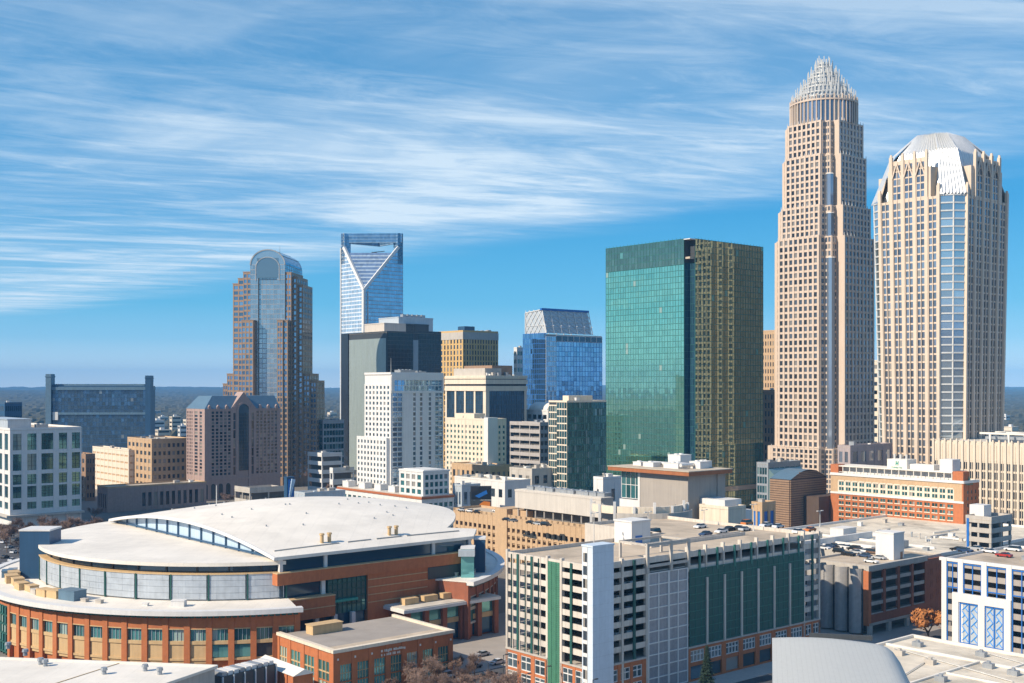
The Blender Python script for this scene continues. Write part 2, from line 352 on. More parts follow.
    def units(s, n, x0, x1, y0, y1, z, big=3.):
        pr = s.roof_o or s.root
        for i in range(n):
            L_ = random.uniform(.15, .45)*min(x1-x0, y1-y0); xx, yy = random.uniform(x0, x1-L_), random.uniform(y0, y1-L_); q = random.random(); k = MB()
            if q < .4:      # duct run on low feet
                hh = random.uniform(.5, .9); al = random.random() < .5
                k.box(xx, xx+(L_ if al else hh), yy, yy+(hh if al else L_), z+.25, z+.25+hh)
                for j in range(4): k.box(xx+(L_*j/3.3 if al else .1), xx+(L_*j/3.3 if al else .1)+.2, yy+(.1 if al else L_*j/3.3), yy+(.1 if al else L_*j/3.3)+.2, z, z+.3)
                k.build('roof_duct', random.choice([M['silver'], M['grey'], M['white']]), pr)
            elif q < .7:    # vent stack
                k.tube((xx, yy, z), (xx, yy, z+random.uniform(.9, 2)), .3, .3, 8); k.tube((xx, yy, z+1.6), (xx, yy, z+2.1), .5, .4, 8); k.build('roof_vent', random.choice([M['grey'], M['silver'], M['conc']]), pr)
            else:           # low skylight or hatch
                k.box(xx, xx+1.8, yy, yy+1.4, z, z+.7); k.build('roof_hatch', random.choice([M['white'], M['conc'], M['panel']]), pr)
        for i in range(n):
            s.unit(random.uniform(x0, x1-big), random.uniform(y0, y1-big), z, random.uniform(.5, 1)*big, random.uniform(.5, 1)*big, random.uniform(.4, .8)*big, random.choice([M['grey'], M['white'], M['conc']]))
    def finish(s, wallm, winm, wname='wall', cap=100):
        s.wall.build(wname, wallm, s.root, s.xf)
        sc = []
        for k in s.wins:
            c = sum((Vector(p) for p in k.v[:8]), Vector())/8; wp = s.Mx @ c
            inf = abs((wp.x/wp.y*F)) < 505 and wp.z > H-290/F*wp.y
            a = (Vector(k.v[6])-Vector(k.v[0])); sc.append((-(1 if inf else .01)*a.length**2*(1+wp.z/400)/wp.y**2, len(sc), k))
        sc.sort()
        for t in sc[:cap]: t[2].build('window', winm, s.root, s.xf)
        if len(sc) > cap:
            r = MB()
            for t in sc[cap:]:
                n = len(r.v); r.v += t[2].v; r.f += [tuple(n+i for i in f) for f in t[2].f]; r.m += t[2].m; r.r += t[2].r
            r.build('window', winm, s.root, s.xf)['kind'] = 'stuff'
        return s
def cells(a0, a1, n, g):
    w_ = (a1-a0)/n
    return [(a0+(i+g/2)*w_, a0+(i+1-g/2)*w_) for i in range(n)]
def rowz(z0, z1, n, sp):
    h = (z1-z0)/n
    return [(z0+i*h+sp*h*.62, z0+(i+1)*h-sp*h*.38) for i in range(n)]
def block(name, label, cat, xc, d, xl, xr, yt, wm, gm, nL, nR, nz, g=.4, sp=.45, z0=0., dep=.35, rm=None, units=3, group=None, ang=None, zs=0., cap=100, a=None, b=None, top=1.6, coreM=None):
    """a plain office block: piers, spandrels, recessed windows on its two visible faces, roof with parapet and plant"""
    B = Bld(name, label, cat, xc, d, xl, xr, ang, group, a=a, b=b)
    B.zt = Z(yt, d)
    B.wall.box(0, B.a, 0, B.b, zs, B.zt-.05, 0)
    rz = rowz(z0+.5, B.zt-top, nz, sp)
    if nR: B.facade('R', cells(0.3, B.a-.3, nR, g), rz, 0, B.a, zs, B.zt, dep)
    if nL: B.facade('L', cells(0.3, B.b-.3, nL, g), rz, 0, B.b, zs, B.zt, dep)
    B.corner(zs, B.zt, dep)
    B.roof(-dep-.05, B.a, -dep-.05, B.b, B.zt, rm or M['gravel'], wm, .8, .4)
    B.units(units, 1.5, B.a-1.5, 1.5, B.b-1.5, B.zt)
    B.finish([wm], [gm], cap=cap)
    return B

def text_mesh(f):
    tmp = bpy.data.objects.new('tmp', f); col.objects.link(tmp)
    me = bpy.data.meshes.new_from_object(tmp.evaluated_get(bpy.context.evaluated_depsgraph_get())); bpy.data.objects.remove(tmp); bpy.data.curves.remove(f)
    o = bpy.data.objects.new('sign_lettering', me); col.objects.link(o); return o
# ------------------------------------------------------------------ the setting
def struct(mb, name, m, smooth=False, kind='structure'):
    o = mb.build(name, m, smooth=smooth); o['kind'] = kind; o['label'] = name.replace('_', ' ') + ' of the city seen from the air'; o['category'] = name.replace('_', ' ')
    return o
g = MB()
n = 96
rs = [0, 700, 1600, 4000, 9000, 14500]
for i in range(len(rs)-1):
    for k in range(n):
        a0, a1 = 2*math.pi*k/n, 2*math.pi*(k+1)/n
        P = lambda r, a: (r*math.cos(a), r*math.sin(a), 0)
        if i == 0: g.face([P(0, 0), P(rs[1], a0), P(rs[1], a1)])
        else: g.face([P(rs[i], a0), P(rs[i+1], a0), P(rs[i+1], a1), P(rs[i], a1)])
M['ground'] = mat('city_ground', (.20, .18, .155), .95, .22, .02, streak=0)
M['forest'] = mat('bare_winter_forest', (.075, .070, .042), .95, .30, .012, streak=0)
struct(g, 'ground', M['ground'])
# wooded land out to the horizon: one canopy sheet, too many trees to count
fo = MB(); vs = []; fs = []; na, nr = 420, 150
for j in range(nr):
    r = 1500*(14400/1500)**(j/(nr-1))
    for i in range(na):
        a = math.radians(90+34-68*i/(na-1)); x, y = r*math.cos(a), r*math.sin(a)
        cl = noise.noise(Vector((x/420, y/420, 1)))
        h = 7+9*noise.noise(Vector((x/130, y/130, 0)))+7*cl+random.uniform(-3.5, 3.5)
        h += max(0, (r-4000)/10000)*(52+40*noise.noise(Vector((a*7, r/5000, 4))))
        vs.append((x, y, h if j else -1))
for j in range(nr-1):
    for i in range(na-1): fs.append((j*na+i, j*na+i+1, (j+1)*na+i+1, (j+1)*na+i))
fo.raw(vs, fs); struct(fo, 'forest', M['forest'], kind='stuff')
# streets: asphalt between kerbed pavements, round the arena and the big car park
def strip(mb, p, d, l, wd, z, m=0, sgn=1):
    p = Vector(p); d = Vector(d); nrm = Vector((-d.y, d.x, 0))
    q = [p+nrm*wd/2, p-nrm*wd/2, p+d*l-nrm*wd/2, p+d*l+nrm*wd/2]
    mb.face([(v.x, v.y, z) for v in q], m)
G0 = Vector((18.5, 272, 0))
def gp(u, v, z=0): return (G0.x+u*RV.x+v*LV.x, G0.y+u*RV.y+v*LV.y, z)
pv = MB(); pv.prism([gp(-120, -46)[:2], gp(-120, 100)[:2], gp(160, 100)[:2], gp(160, -46)[:2]], -.5, .02); struct(pv, 'pavement', M['pave'])
rd = MB()
strip(rd, gp(-60, -15), RV, 205, 14, .036); strip(rd, gp(-40, 38), RV, 200, 11, .036)
strip(rd, gp(103, -8), LV, 40.5, 11, .036); strip(rd, gp(-9, -8), LV, 40.5, 9, .036)
struct(rd, 'road', M['asphalt'])
mk = MB()
for i in range(22):
    strip(mk, gp(-55+i*9, -15), RV, 3, .15, .044); strip(mk, gp(-35+i*9, 38), RV, 3, .15, .044)
for i in range(6): strip(mk, gp(-12.5+i*1.4, -5.5), LV, 3.2, .6, .044)
for i in range(4): strip(mk, gp(-9, 1+i*8), LV, 3, .15, .044)
struct(mk, 'road_markings', M['paint'])
kb = MB()
def kerb(u0, u1, v0, v1):
    p = [gp(u0, v0)[:2], gp(u1, v0)[:2], gp(u1, v1)[:2], gp(u0, v1)[:2]]; kb.prism(p, 0, .14)
kerb(-4.4, 97, -8, 31.5); kerb(100, 135, -46, -23); kerb(-60, -13.6, 20, 32.3); struct(kb, 'kerb', M['conc'])
lot = MB(); lot.prism([(-330, 470), (-150, 470), (-190, 640), (-420, 640)], -.5, .03); struct(lot, 'parking_lot', M['asphalt'])
lm = MB()
for r in range(5):
    for i in range(40): strip(lm, (-300+i*2.8+r*-14, 480+r*26, 0), Vector((0, 1, 0)), 5, .12, .038)
struct(lm, 'parking_markings', M['paint'])
# the air: far things fade to blue
hz = MB(); hz.box(-14800, 14800, -14800, 14800, -1.5, 280)
hm = bpy.data.materials.new('haze_air'); hm.use_nodes = True; hn = hm.node_tree; hn.nodes.clear()
pvn = hn.nodes.new('ShaderNodeVolumePrincipled'); pvn.inputs['Color'].default_value = (.16, .52, 1, 1); pvn.inputs['Density'].default_value = 7.5e-5; pvn.inputs['Anisotropy'].default_value = -0.25
hn.links.new(pvn.outputs[0], hn.nodes.new('ShaderNodeOutputMaterial').inputs['Volume'])
ho = hz.build('haze', hm); tag(ho, 'thin blue haze over the far woods and towers', 'haze', kind='stuff')
# ------------------------------------------------------------------ skyline towers
# --- tallest stepped tower with a crown of rods
def crown_tower():
    B = Bld('stepped_tower', 'tallest tower, tan granite with stepped shaft and pale crown of upright rods', 'skyscraper', 832, 660, 774.5, 873, a=45, b=42)
    cx, cy = 22.5, 21.
    B.xf = lambda v: (cx+(v[0]-cx)*1.12, cy+(v[1]-cy)*1.12, v[2])
    tiers = [(0, 40, 25.5), (40, 163, 22.4), (163, 181, 20.7), (181, 211, 18.7), (211, 231, 17.2)]
    flr = 3.95
    for ti, (z0, z1, h) in enumerate(tiers):
        nt_ = 9.6 - ti*.9      # notch at the corner
        ax, bx = cx-h, cy-h*.96
        hx, hy = h, h*.96
        lo = (cx-hx, cy-hy); hi = (cx+hx, cy+hy)
        B.wall.box(lo[0]+nt_, hi[0]-nt_, lo[1], hi[1], z0, z1-.1); B.wall.box(lo[0], hi[0], lo[1]+nt_, hi[1]-nt_, z0, z1-.15)
        B.wall.box(lo[0]+nt_*.5, hi[0]-nt_*.5, lo[1]+nt_*.5, hi[1]-nt_*.5, z0, z1-.2)
        nz = max(2, round((z1-z0)/flr)); zz0 = max(z0, 11) if ti == 0 else z0
        rz = rowz(zz0, z1-.6, nz, .33)
        B.off['R'] = lo[1]; B.off['L'] = lo[0]
        nb = (10, 8, 8, 7, 7)[ti]
        B.facade('R', cells(lo[0]+nt_+.6, hi[0]-nt_-.6, nb, .36), rz, lo[0]+nt_, hi[0]-nt_, z0, z1, .55, inset=.2, wm=1)  # bluer windows on this face carry the sky's reflection in their colour
        B.facade('L', cells(lo[1]+nt_+.6, hi[1]-nt_-.6, nb, .38), rz, lo[1]+nt_, hi[1]-nt_, z0, z1, .55, inset=.2)
        # notch walls: two steps of windows at the near corner and beside the far corners
        B.off['R'] = lo[1]+nt_*.5; B.off['L'] = lo[0]+nt_*.5
        B.facade('R', cells(lo[0]+nt_*.5+.2, lo[0]+nt_-.35, 2, .28), rz, lo[0]+nt_*.5, lo[0]+nt_-.3, z0, z1-.3, .3, wm=1)
        B.facade('L', cells(lo[1]+nt_*.5+.2, lo[1]+nt_-.35, 2, .28), rz, lo[1]+nt_*.5, lo[1]+nt_-.3, z0, z1-.3, .3, wm=1)
        B.facade('R', cells(hi[0]-nt_+.6, hi[0]-nt_*.5, 1, .4), rz, hi[0]-nt_+.56, hi[0]-nt_*.5, z0, z1-.3, .3, wm=1)
        B.facade('L', cells(hi[1]-nt_+.6, hi[1]-nt_*.5, 1, .4), rz, hi[1]-nt_+.56, hi[1]-nt_*.5, z0, z1-.3, .3, wm=1)
        B.off['R'] = lo[1]+nt_; B.off['L'] = lo[0]+nt_
        B.facade('R', cells(lo[0]+.5, lo[0]+nt_*.5, 1, .4), rz, lo[0]+.3, lo[0]+nt_*.5, z0, z1-.3, .3, wm=1)
        B.facade('R', cells(hi[0]-nt_*.5, hi[0]-.3, 1, .4), rz, hi[0]-nt_*.5+.05, hi[0], z0, z1-.3, .3, wm=1)
        B.facade('L', cells(hi[1]-nt_*.5, hi[1]-.3, 1, .4), rz, hi[1]-nt_*.5+.05, hi[1], z0, z1-.3, .3, wm=1)
        # silver finials along each setback
        for i in range(10):
          for sd in (0, 1):
            k = MB(); q = nt_+(2*hx-2*nt_)*i/9; pt = (lo[0]+q, lo[1]-.3) if sd == 0 else (lo[0]-.3, lo[1]+nt_+(2*hy-2*nt_)*i/9)
            k.tube((*pt, z1), (*pt, z1+1.6), .22, .1, 5); k.build('finial', M['silver'], B.root, B.xf)
    # glazed strip that climbs the near corner, ending lower in each notch
    for zt, s in ((176, 1.6), (199, 2.6), (150, .4)):
        k = MB(); k.tube((cx-22.4+5.2+s, cy-21.5+5.2+s, 36), (cx-22.4+5.2+s, cy-21.5+5.2+s, zt), 2.1, 2.1, 8); k.tube((cx-22.4+5.2+s, cy-21.5+5.2+s, zt), (cx-22.4+5.2+s, cy-21.5+5.2+s, zt+.8), 2.3, 1.7, 8, 1)
        k.build('corner_bay', [M['winh'], M['silver']], B.root, B.xf)
    # crown: ribbed drum, then rings of rods that step inward
    dr = MB(); dr.arc((cx, cy), 0, 17.2, 0, 2*math.pi, 230.8, 244, 40)
    dr.build('crown_drum', M['winh'], B.root, B.xf)
    rb = MB()
    for i in range(48):
        t = 2*math.pi*i/48; rb.tube((cx+17.5*math.cos(t), cy+17.5*math.sin(t), 230.5), (cx+17.5*math.cos(t), cy+17.5*math.sin(t), 246+1.2*(i % 2)), .42, .35, 5)
    rb.arc((cx, cy), 17, 17.9, 0, 2*math.pi, 243.4, 244.3, 40)
    rb.build('drum_rib', M['granite'], B.root, B.xf)
    rings = [(16.6, 243, 249), (14.6, 244, 252), (12.2, 249, 256), (10.6, 251, 258.5), (8.3, 256, 262.5), (6.8, 258, 265), (4.6, 262, 269), (3.2, 263, 271.5)]
    pr = 0
    for ri, (r, z0, z1) in enumerate(rings):
        k = MB(); nn = max(14, int(r*3.1))
        for i in range(nn):
            t = 2*math.pi*(i+.5*(ri % 2))/nn; hh = z1+(2.0 if i % 2 == 0 else 0)+random.uniform(-.5, .5)
            k.tube((cx+r*math.cos(t), cy+r*math.sin(t), z0-1), (cx+r*math.cos(t), cy+r*math.sin(t), hh), .46, .22, 5)
        k.arc((cx, cy), r-.15, r+.2, 0, 2*math.pi, z1-2.6, z1-2.2, 28)
        k.arc((cx, cy), 0, r-.8, 0, 2*math.pi, z0-2, z1-2.7, 24, 1)
        k.build('crown_ring', [M['silver'], M['panel']], B.root, B.xf)
    B.off = dict.fromkeys(B.off, 0.)
    B.finish([M['granite']], [M['wing'], M['winh']])
    return B
crown_tower()
# --- tower that flares outward under a white faceted roof
def flared_tower():
    B = Bld('flared_tower', 'granite tower flaring outward under a white folded metal roof, glass strips on its corners', 'skyscraper', 955, 570, 874, 1008, a=53.5, b=46.5)
    a, b, ch = 53.5, 46.5, 8.5
    cx, cy = a/2, b/2; ze = 171; zg = 191.5; zr = 206.
    B.xf = lambda v: (cx+(v[0]-cx)*(1+.115*max(0, min(1, (v[2]-30)/140))), cy+(v[1]-cy)*(1+.115*max(0, min(1, (v[2]-30)/140))), v[2])
    oct_ = [(ch, 0), (a-ch, 0), (a, ch), (a, b-ch), (a-ch, b), (ch, b), (0, b-ch), (0, ch)]
    core = MB()
    for z0, z1 in ((0, 30), (30, 170)): core.prism(oct_, z0, z1)
    core.prism([(ch+4, 0), (a-ch-4, 0), (a-ch-4, b), (ch+4, b)], 170, 186.5); core.prism([(0, ch+4), (a, ch+4), (a, b-ch-4), (0, b-ch-4)], 170, 186.4)
    core.build('core', M['hearst'], B.root, B.xf)
    rows = rowz(6, ze-1, 42, .22)
    for side, l in (('R', a), ('L', b)):
        u0, u1 = ch, l-ch
        n = 5; w_ = (u1-u0)/n
        cols = []
        for i in range(n):
            for q in cells(u0+i*w_+.9, u0+(i+1)*w_-.9, 2, .16): cols.append(q)
        B.facade(side, cols, rows, u0, u1, 0, ze, .5, inset=.34)
        # bold shafts with ball finials, taller toward the middle of the face
        for i in range(n+1):
            zt = zg+2 if 1 <= i <= n-1 else ze+5
            B.fb(B.wall, side, u0+i*w_-.75, u0+i*w_+.75, 0, zt, -.3, 1.0)
            k = MB(); c = u0+i*w_
            k.tube((c, -.35, zt) if side == 'R' else (-.35, c, zt), (c, -.35, zt+1.4) if side == 'R' else (-.35, c, zt+1.4), .75, .5, 8)
            k.build('finial', M['hearst'], B.root, B.xf)
        up = []
        for i in range(1, n-1):
            for q in cells(u0+i*w_+.9, u0+(i+1)*w_-.9, 2, .16): up.append(q)
        B.facade(side, up, rowz(ze+.2, zg-2, 5, .2), u0+w_+.76, u1-w_-.76, ze, zg, .40, inset=.2)
        # pointed arch tracery over the top windows
        tr = MB()
        for i in range(1, n-1):
            c0 = u0+i*w_+.75; c1 = u0+(i+1)*w_-.75; cm = (c0+c1)/2
            for q0, q1 in ((c0, cm), (c1, cm)):
                P = (lambda u, z: (u, -.62, z)) if side == 'R' else (lambda u, z: (-.62, u, z))
                tr.bar(P(q0, zg-9), P(q1, zg-1.5), .5)
        tr.build('arch_tracery', M['hearst'], B.root, B.xf)
    # glazed corners: near corner and the two side ones
    for (p, q, nm) in (((ch, 0), (0, ch), 0), ((0, b-ch), (ch, b), 1), ((a-ch, 0), (a, ch), 2)):
        gl = MB(); k = MB(); p = Vector((*p, 0)); q = Vector((*q, 0)); d = (q-p); nrm = Vector((d.y, -d.x, 0)).normalized()
        if nrm.dot(Vector((cx, cy, 0))-p) > 0: nrm = -nrm
        rp = rowz(6, ze, 42, .2)
        for (z0, z1) in rp:
            for h0, h1 in ((0, .5), (.5, 1)):
                # folded bay: two leaves meeting in a proud edge
                A = p+d*h0+nrm*(.1 if h0 == 0 else 1.3); C = p+d*h1+nrm*(1.3 if h1 == .5 else .1)
                gl.face([(A.x, A.y, z0), (C.x, C.y, z0), (C.x, C.y, z1), (A.x, A.y, z1)])
        for z in [6]+[r[1]+.45 for r in rp]:
            for h0, h1 in ((0, .5), (.5, 1)):
                A = p+d*h0+nrm*(.1 if h0 == 0 else 1.3); C = p+d*h1+nrm*(1.3 if h1 == .5 else .1)
                k.bar((A.x, A.y, z), (C.x, C.y, z), .75)
        A = p+d*.5+nrm*1.4
        for j in range(8): k.bar((A.x, A.y, 6+j*20.6), (A.x, A.y, 6+(j+1)*20.6), .55)
        gl.build('corner_glazing', M['pale'], B.root, B.xf); k.build('corner_frame', M['silver'], B.root, B.xf)
    # folded roof: ridged slopes from the low corners up to a flat top
    rf = MB(); cr = [(ch-1, -1.), (-1., ch-1), (-1, b-ch+1), (ch-1, b+1), (a-ch+1, b+1), (a+1, b-ch+1), (a+1, ch-1), (a-ch+1, -1)]
    in_ = 15.
    tp = [(in_+4, in_), (in_, in_+4), (in_, b-in_-4), (in_+4, b-in_), (a-in_-4, b-in_), (a-in_, b-in_-4), (a-in_, in_+4), (a-in_-4, in_)]
    def rib(p0, p1, t0, t1, z0, zm, z1, n):
        for i in range(n):
            for (f0, f1, e) in ((i/n, (i+.5)/n, 0), ((i+.5)/n, (i+1)/n, 1)):
                L = lambda p, q, f: Vector((p[0]+(q[0]-p[0])*f, p[1]+(q[1]-p[1])*f, 0))
                up0 = .0 if e == 0 else 1.0; up1 = 1.0 if e == 0 else .0
                A0, A1, C0, C1 = L(p0, p1, f0), L(p0, p1, f1), L(t0, t1, f0), L(t0, t1, f1)
                m0, m1 = A0.lerp(C0, .44), A1.lerp(C1, .44)
                for (s0, s1, e1, e0, za, zb) in ((A0, A1, m1, m0, z0, zm), (m0, m1, C1, C0, zm, z1)):
                    rf.face([(s0.x, s0.y, za+up0), (s1.x, s1.y, za+up1), (e1.x, e1.y, zb+up1), (e0.x, e0.y, zb+up0)])
    zc = ze+.3
    for i in range(8):
        j = (i+1) % 8
        if i % 2:
            q0, q1 = [(p[0]+(a/2-p[0])*.15 if i in (1, 5) else p[0], p[1]+(b/2-p[1])*.15 if i in (3, 7) else p[1]) for p in (cr[i], cr[j])]
            rib(q0, q1, tp[i], tp[j], zc-1, zc+24, zr, 14)
        else: rib(cr[i], cr[j], tp[i], tp[j], zc, zc+24, zr, 8)
    rf.face([(p[0], p[1], zr) for p in tp])
    rf.build('folded_roof', M['fold'], B.root, B.xf)
    B.unit(20, 18, zr, 10, 8, 1.2, M['conc'])
    B.finish([M['hearst']], [M['winh']])
flared_tower()
# --- green glass tower
def green_tower():
    B = Bld('green_glass_tower', 'wide square tower of green glass with darker right side and recessed corner slot', 'skyscraper', 690, 672, 606, 763)
    zt = Z(238, 672); a, b = B.a, B.b; nk = 4.6
    c = MB(); c.prism([(nk, 0), (a, 0), (a, b), (0, b), (0, nk), (nk, nk)], 0, zt-12); c.build('core', M['dark'], B.root)
    # the slot at the near corner holds dark glass below a black louvre
    B.off['R'] = nk; B.curtain('R', .2, nk, 4, zt-14, 3, 36, M['gn'], M['greenp'], .15)
    B.off['L'] = nk; B.curtain('L', .2, nk, 4, zt-14, 3, 36, M['gn'], M['greenp'], .15)
    B.off['R'] = 0; B.off['L'] = 0
    nz = 36
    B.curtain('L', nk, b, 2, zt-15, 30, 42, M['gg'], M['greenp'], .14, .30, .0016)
    B.curtain('R', nk, a, 2, zt-15, 26, 42, M['gd'], M['greenp'], .14, .3, .0012)  # right face's duller glass has its reflections put into the tint
    # screen wall round the roof plant
    B.curtain('L', nk, b, zt-15, zt, 26, 4, M['gd'], M['greenp'], .16, .25, .002, 'screen_wall')
    B.curtain('R', nk, a, zt-15, zt, 24, 4, M['gd'], M['greenp'], .16, .25, .003, 'screen_wall')
    B.off['E'] = a; B.off['N'] = b
    B.curtain('E', 0, b, 2, zt, 26, 37, M['gd'], M['greenp'], .16, .3, .003); B.curtain('N', 0, a, 2, zt, 24, 37, M['gd'], M['greenp'], .16, .3, .003)
    cp = MB(); cp.box(-.3, nk, -.3, nk, zt-.6, zt-.1); cp.build('slot_cap', M['white'], B.root)
    k = MB(); k.box(nk, a, .35, .7, zt-13, zt-.2); k.box(.35, .7, nk, b, zt-13, zt-.2); k.box(nk+.1, nk+.5, .4, nk+6, zt-14, zt-.3); k.box(.4, nk+6, nk+.1, nk+.5, zt-14, zt-.3); k.build('screen_backing', M['dark'], B.root)
    k = MB()
    for i in range(22): k.tube((nk+(a-nk)*i/21, .2, zt), (nk+(a-nk)*i/21, .2, zt+1.1), .08, .06, 4); k.tube((.2, nk+(b-nk)*i/21, zt), (.2, nk+(b-nk)*i/21, zt+1.1), .08, .06, 4)
    k.build('roof_railing', M['greenp'], B.root)
    B.roof(1, a-1, 1, b-1, zt-11.5, M['gravel'])
    for x, y in ((14, 12), (30, 20), (44, 40)): B.unit(x, y, zt-11.5, 12, 9, 8)
    k = MB()
    k.box(6, a+.5, -.9, 0, 12.6, 15.4); k.build('entrance_band', M['wint'], B.root)
green_tower()
# --- brown stepped tower with a glazed barrel vault top
def vault_tower():
    d = 870; th = math.radians(-6)
    B = Bld('vaulted_tower', 'brown granite tower with glazed centre bay and rounded vault top, left of the skyline', 'skyscraper', 232, d, 0, 285, th, a=61, b=42)
    z = lambda y: Z(y, d)
    u = lambda p: B.u(p)
    B.off['E'] = 0
    def step(x0, x1, y0, y1, z1, n, front=True, east=False, m=0):
        B.wall.box(x0, x1, y0, y1, 0, z1-.05, 0)
        nz = max(2, round((z1-8)/4.05)); rz = rowz(z1-1-nz*4.05, z1-1, nz, .38)
        rz = [r for r in rz if r[0] > 2]
        B.off['R'] = y0
        B.facade('R', cells(x0+.15, x1-.15, n, .28), rz, x0, x1, 0, z1, .35)
        if east:
            B.off['E'] = x1
            B.facade('E', cells(y0+.3, y1-.3, max(2, int((y1-y0)/4.2)), .3), rz, y0+.1, y1, 0, z1, .35)
        k = MB(); k.box(x0-.4, x1+.4, y0-.45, y1, z1-.04, z1+.5); k.build('roof', M['welltan'], B.root)
    # left steps, then right steps behind one another
    step(u(229), u(235.5), 9, 34, z(283), 1)
    step(u(235.5), u(242), 6, 36, z(278), 1)
    step(u(242), u(250), 3, 38, z(272), 2)
    step(u(243.5), u(255), -4, 3, z(321), 3)
    step(u(284.5), u(290.5), 2, 32, z(273), 2, True, True)
    step(u(290.5), u(295), 5, 33, z(277), 1, True, True)
    step(u(295), u(299.5), 8, 34, z(285), 1, True, True)
    step(u(279), u(284.5), -4, 2, z(321), 2, True, True)
    step(u(284.5), u(289), -3, 2, z(321), 1, True, True)
    # low wings
    step(u(223), u(229), 9, 34, z(374), 2); step(u(218.5), u(223), 10, 34, z(384), 2)
    step(u(299.5), u(306), 10, 34, z(374), 2, True, True); step(u(306), u(312), 12, 34, z(381), 2, True, True)
    # centre: silver glass slab under a barrel vault
    x0, x1 = u(250), u(284.5); xm = (x0+x1)/2; zs = z(265); rr = (x1-x0)/2
    B.wall.box(x0+.1, x1-.1, 2.5, 46, 0, zs-.1)
    B.off['R'] = 1.0
    B.curtain('R', x0, x0+rr*.45, 4, zs, 3, 44, M['gs'], M['grey'], .14, .5, .003)
    B.curtain('R', x1-rr*.45, x1, 4, zs, 3, 44, M['gs'], M['grey'], .14, .5, .003)
    B.off['R'] = 2.2
    B.curtain('R', x0+rr*.45, x1-rr*.45, 4, zs, 5, 44, M['gs'], M['grey'], .22, .55, .003)
    B.off['E'] = x1; B.curtain('E', 1, 46, z(276), zs, 8, 3, M['winb'], M['grey'], .2, .4)
    B.off['L'] = x0; B.curtain('L', 1, 46, z(276), zs, 8, 3, M['winb'], M['grey'], .2, .4)
    v = MB(); ns = 20; hgt = z(250)-zs
    pts = [(xm+rr*math.cos(math.pi*i/ns), zs+hgt*math.sin(math.pi*i/ns)) for i in range(ns+1)]
    for i in range(ns):
        (xa, za), (xb, zb) = pts[i], pts[i+1]
        for j in range(9): v.face([(xa, 1+5*j, za), (xa, 6+5*j, za), (xb, 6+5*j, zb), (xb, 1+5*j, zb)])
    v.build('barrel_vault', M['winb'], B.root)
    lu = MB(); lu.face([(p[0], 1.02, p[1]) for p in pts]); lu.face([(p[0], 45.9, p[1]) for p in pts]); lu.build('lunette', M['gs'], B.root)
    k = MB()
    for i in range(ns):
        (xa, za), (xb, zb) = pts[i], pts[i+1]; k.bar((xa, .9, za), (xb, .9, zb), .9)
        f = .68; g0 = (xm+(xa-xm)*f, .85, zs-4+(za-zs)*f+2); g1 = (xm+(xb-xm)*f, .85, zs-4+(zb-zs)*f+2); k.bar(g0, g1, .7)
    k.bar((xm-rr*.68, .85, zs-2), (xm-rr*.68, .85, zs-12), .7); k.bar((xm+rr*.68, .85, zs-2), (xm+rr*.68, .85, zs-12), .7)
    for i in range(0, ns+1, 4): k.bar((pts[i][0], 1, pts[i][1]+.1), (pts[i][0], 46, pts[i][1]+.1), .4)
    k.tube((xm+6, 12, zs+hgt-1), (xm+6, 12, zs+hgt+4), .2, .1, 5)
    k.build('vault_rib', M['grey'], B.root)
    pn = MB(); pn.box(xm-rr*.62, xm+rr*.62, .8, 1.06, zs-10, zs+hgt*.45); pn.build('arched_panel', M['gw'], B.root)
    B.finish([M['welltan']], [M['winb']])
vault_tower()
